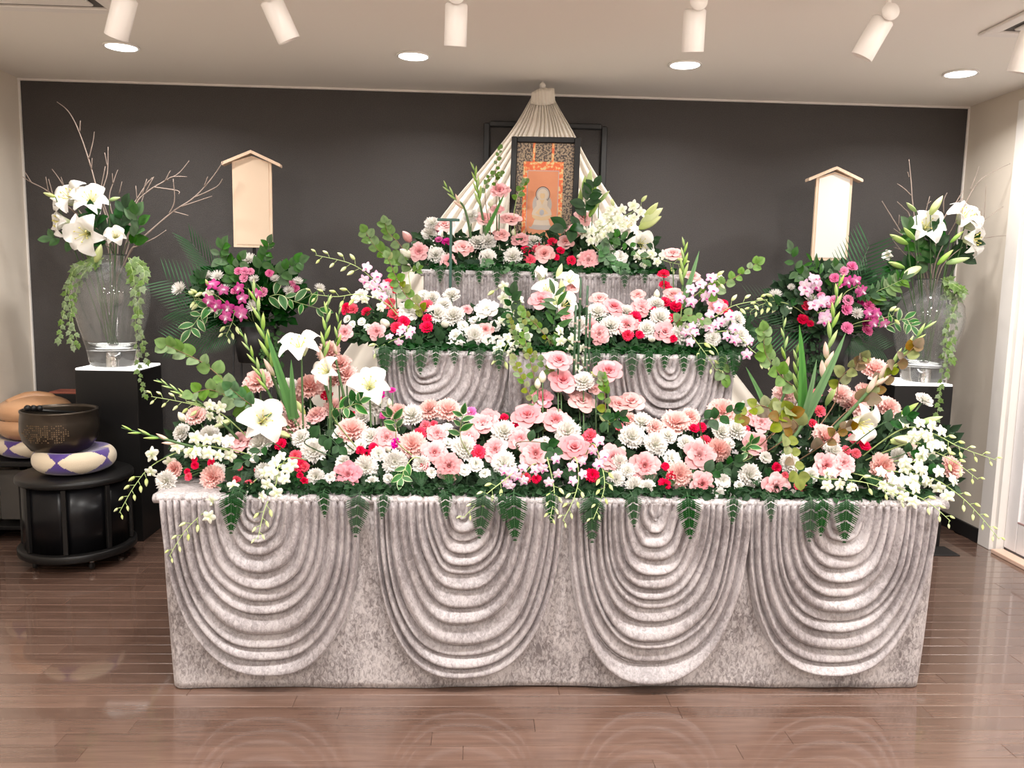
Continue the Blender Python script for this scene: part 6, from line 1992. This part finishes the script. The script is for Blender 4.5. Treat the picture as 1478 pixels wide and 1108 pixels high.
for a, c, V, lab in (((80, 284), (62, 278), VL, 'pale lily bud pointing at the beige wall'), ((158, 289), (174, 285), VL, 'short green lily bud beside the top bowl side lilies'), ((138, 378), (146, 352), VL, 'pale bud hanging beside the bowl side vase neck'),
                     ((1343, 310), (1361, 282), VR, 'pale lily bud pointing up in the door side vase'), ((1322, 305), (1308, 292), VR, 'green lily bud at the top of the door side vase'), ((1310, 352), (1284, 338), VR, 'fat green lily bud pointing at the white plaque'),
                     ((1320, 345), (1304, 328), VR, 'green lily bud beside the fat one in the door vase'), ((1372, 350), (1391, 333), VR, 'green lily bud between the white lilies in the door vase'), ((1353, 382), (1376, 360), VR, 'half open green lily bud at the door vase neck'),
                     ((1365, 380), (1400, 372), VR, 'long green lily bud pointing at the door casing'), ((1328, 386), (1299, 402), VR, 'pale green lily bud drooping over the door vase shoulder'), ((1305, 386), (1282, 378), VR, 'olive lily bud low on the plaque side of the door vase')):
    Y = 4.55
    lily_bud(None, None, None, lab, 'bud_pale' if 'pale' in lab else 'bud_lily', (P(*a, Y), P(*c, Y - 0.03)), V + Vector((R(-.03, .03), R(-.03, .03), 0.10)))
for V, lst in ((VL, (([(165, 370), (150, 345), (140, 325), (135, 308)], 'dark lily leaves under the top bowl side lilies', 30, 9), ([(175, 368), (170, 345), (175, 320), (180, 300)], 'broad dark leaves behind the bowl side vase lilies', 34, 10), ([(165, 370), (130, 355), (105, 345), (75, 345)], 'dark lily leaves spreading toward the beige wall', 26, 8), ([(178, 366), (190, 350), (200, 330), (196, 310)], 'dark leaves at the base of the bare branches', 32, 8))),
               (VR, (([(1350, 400), (1335, 375), (1320, 350), (1310, 330)], 'dark lily leaves among green buds in the door vase', 34, 12), ([(1350, 400), (1350, 370), (1352, 345), (1350, 335)], 'dense dark lily leaves in the centre of the door vase', 36, 14), ([(1355, 400), (1375, 375), (1390, 362), (1400, 350)], 'dark lily leaves under the door vase lilies', 32, 10), ([(1345, 402), (1318, 390), (1300, 385), (1285, 392)], 'dark leaves spreading low from the door vase', 30, 10)))):
    for path, lab, sz_, n_ in lst:
        spray('lily_leaf_stem', lab, 'leaves', path, (4.66, 4.56), 'oval_mid' if n_ % 4 == 0 else 'oval_dark', sz_, n_, 'leafy lily stems in the vases', 'stem_dark', V + Vector((R(-.03, .03), R(-.03, .03), 0.10)), start=0.42, ang=(0.5, 1.3))
gi = 'trailing ivy on the vases'
for path, lab, n_, sz_ in (([(150, 372), (115, 385), (98, 410), (92, 450), (85, 490)], 'ivy trailing down the wall side of the bowl side vase', 24, 14), ([(145, 374), (120, 395), (108, 430), (100, 470), (105, 500)], 'ivy trailing close along the wall side of the bowl side vase', 22, 13), ([(148, 374), (118, 382), (104, 395), (100, 430), (112, 496)], 'short thick ivy over the wall side vase shoulder', 20, 13),
                           ([(185, 372), (192, 395), (196, 430), (200, 470), (212, 520)], 'ivy trailing down the altar side of the bowl side vase', 24, 14), ([(186, 372), (205, 385), (208, 400), (200, 440), (206, 500)], 'ivy trailing loosely on the altar side of the bowl side vase', 18, 14), ([(188, 372), (194, 440), (198, 510), (202, 545), (210, 570)], 'thin ivy hanging past the bowl side plinth edge', 18, 12)):
    spray('trailing_ivy', lab, 'ivy', path, (4.58, 4.45), 'ivy', sz_, n_, gi, 'stem_pale', None, start=0.05, ang=(0.6, 1.5), r=0.0014, droop=0.3)
for path, lab, n_, sz_ in (([(1360, 402), (1372, 425), (1370, 460), (1362, 500), (1368, 540)], 'ivy trailing down the middle of the door side vase', 22, 12), ([(1362, 402), (1385, 415), (1380, 440), (1365, 480), (1372, 520)], 'ivy trailing down the door side of the door side vase', 22, 12), ([(1358, 402), (1376, 410), (1390, 420), (1388, 425)], 'short ivy over the rim of the door side vase', 14, 16),
                           ([(1362, 404), (1368, 470), (1360, 540), (1355, 580), (1350, 625)], 'long thin ivy hanging past the door side plinth', 26, 12), ([(1360, 404), (1380, 455), (1372, 500), (1376, 520)], 'loose ivy over the shoulder of the door side vase', 16, 14)):
    spray('trailing_ivy', lab, 'ivy', path, (4.58, 4.45), 'ivy', sz_, n_, gi, 'stem_pale', None, start=0.05, ang=(0.6, 1.5), r=0.0014, droop=0.3)
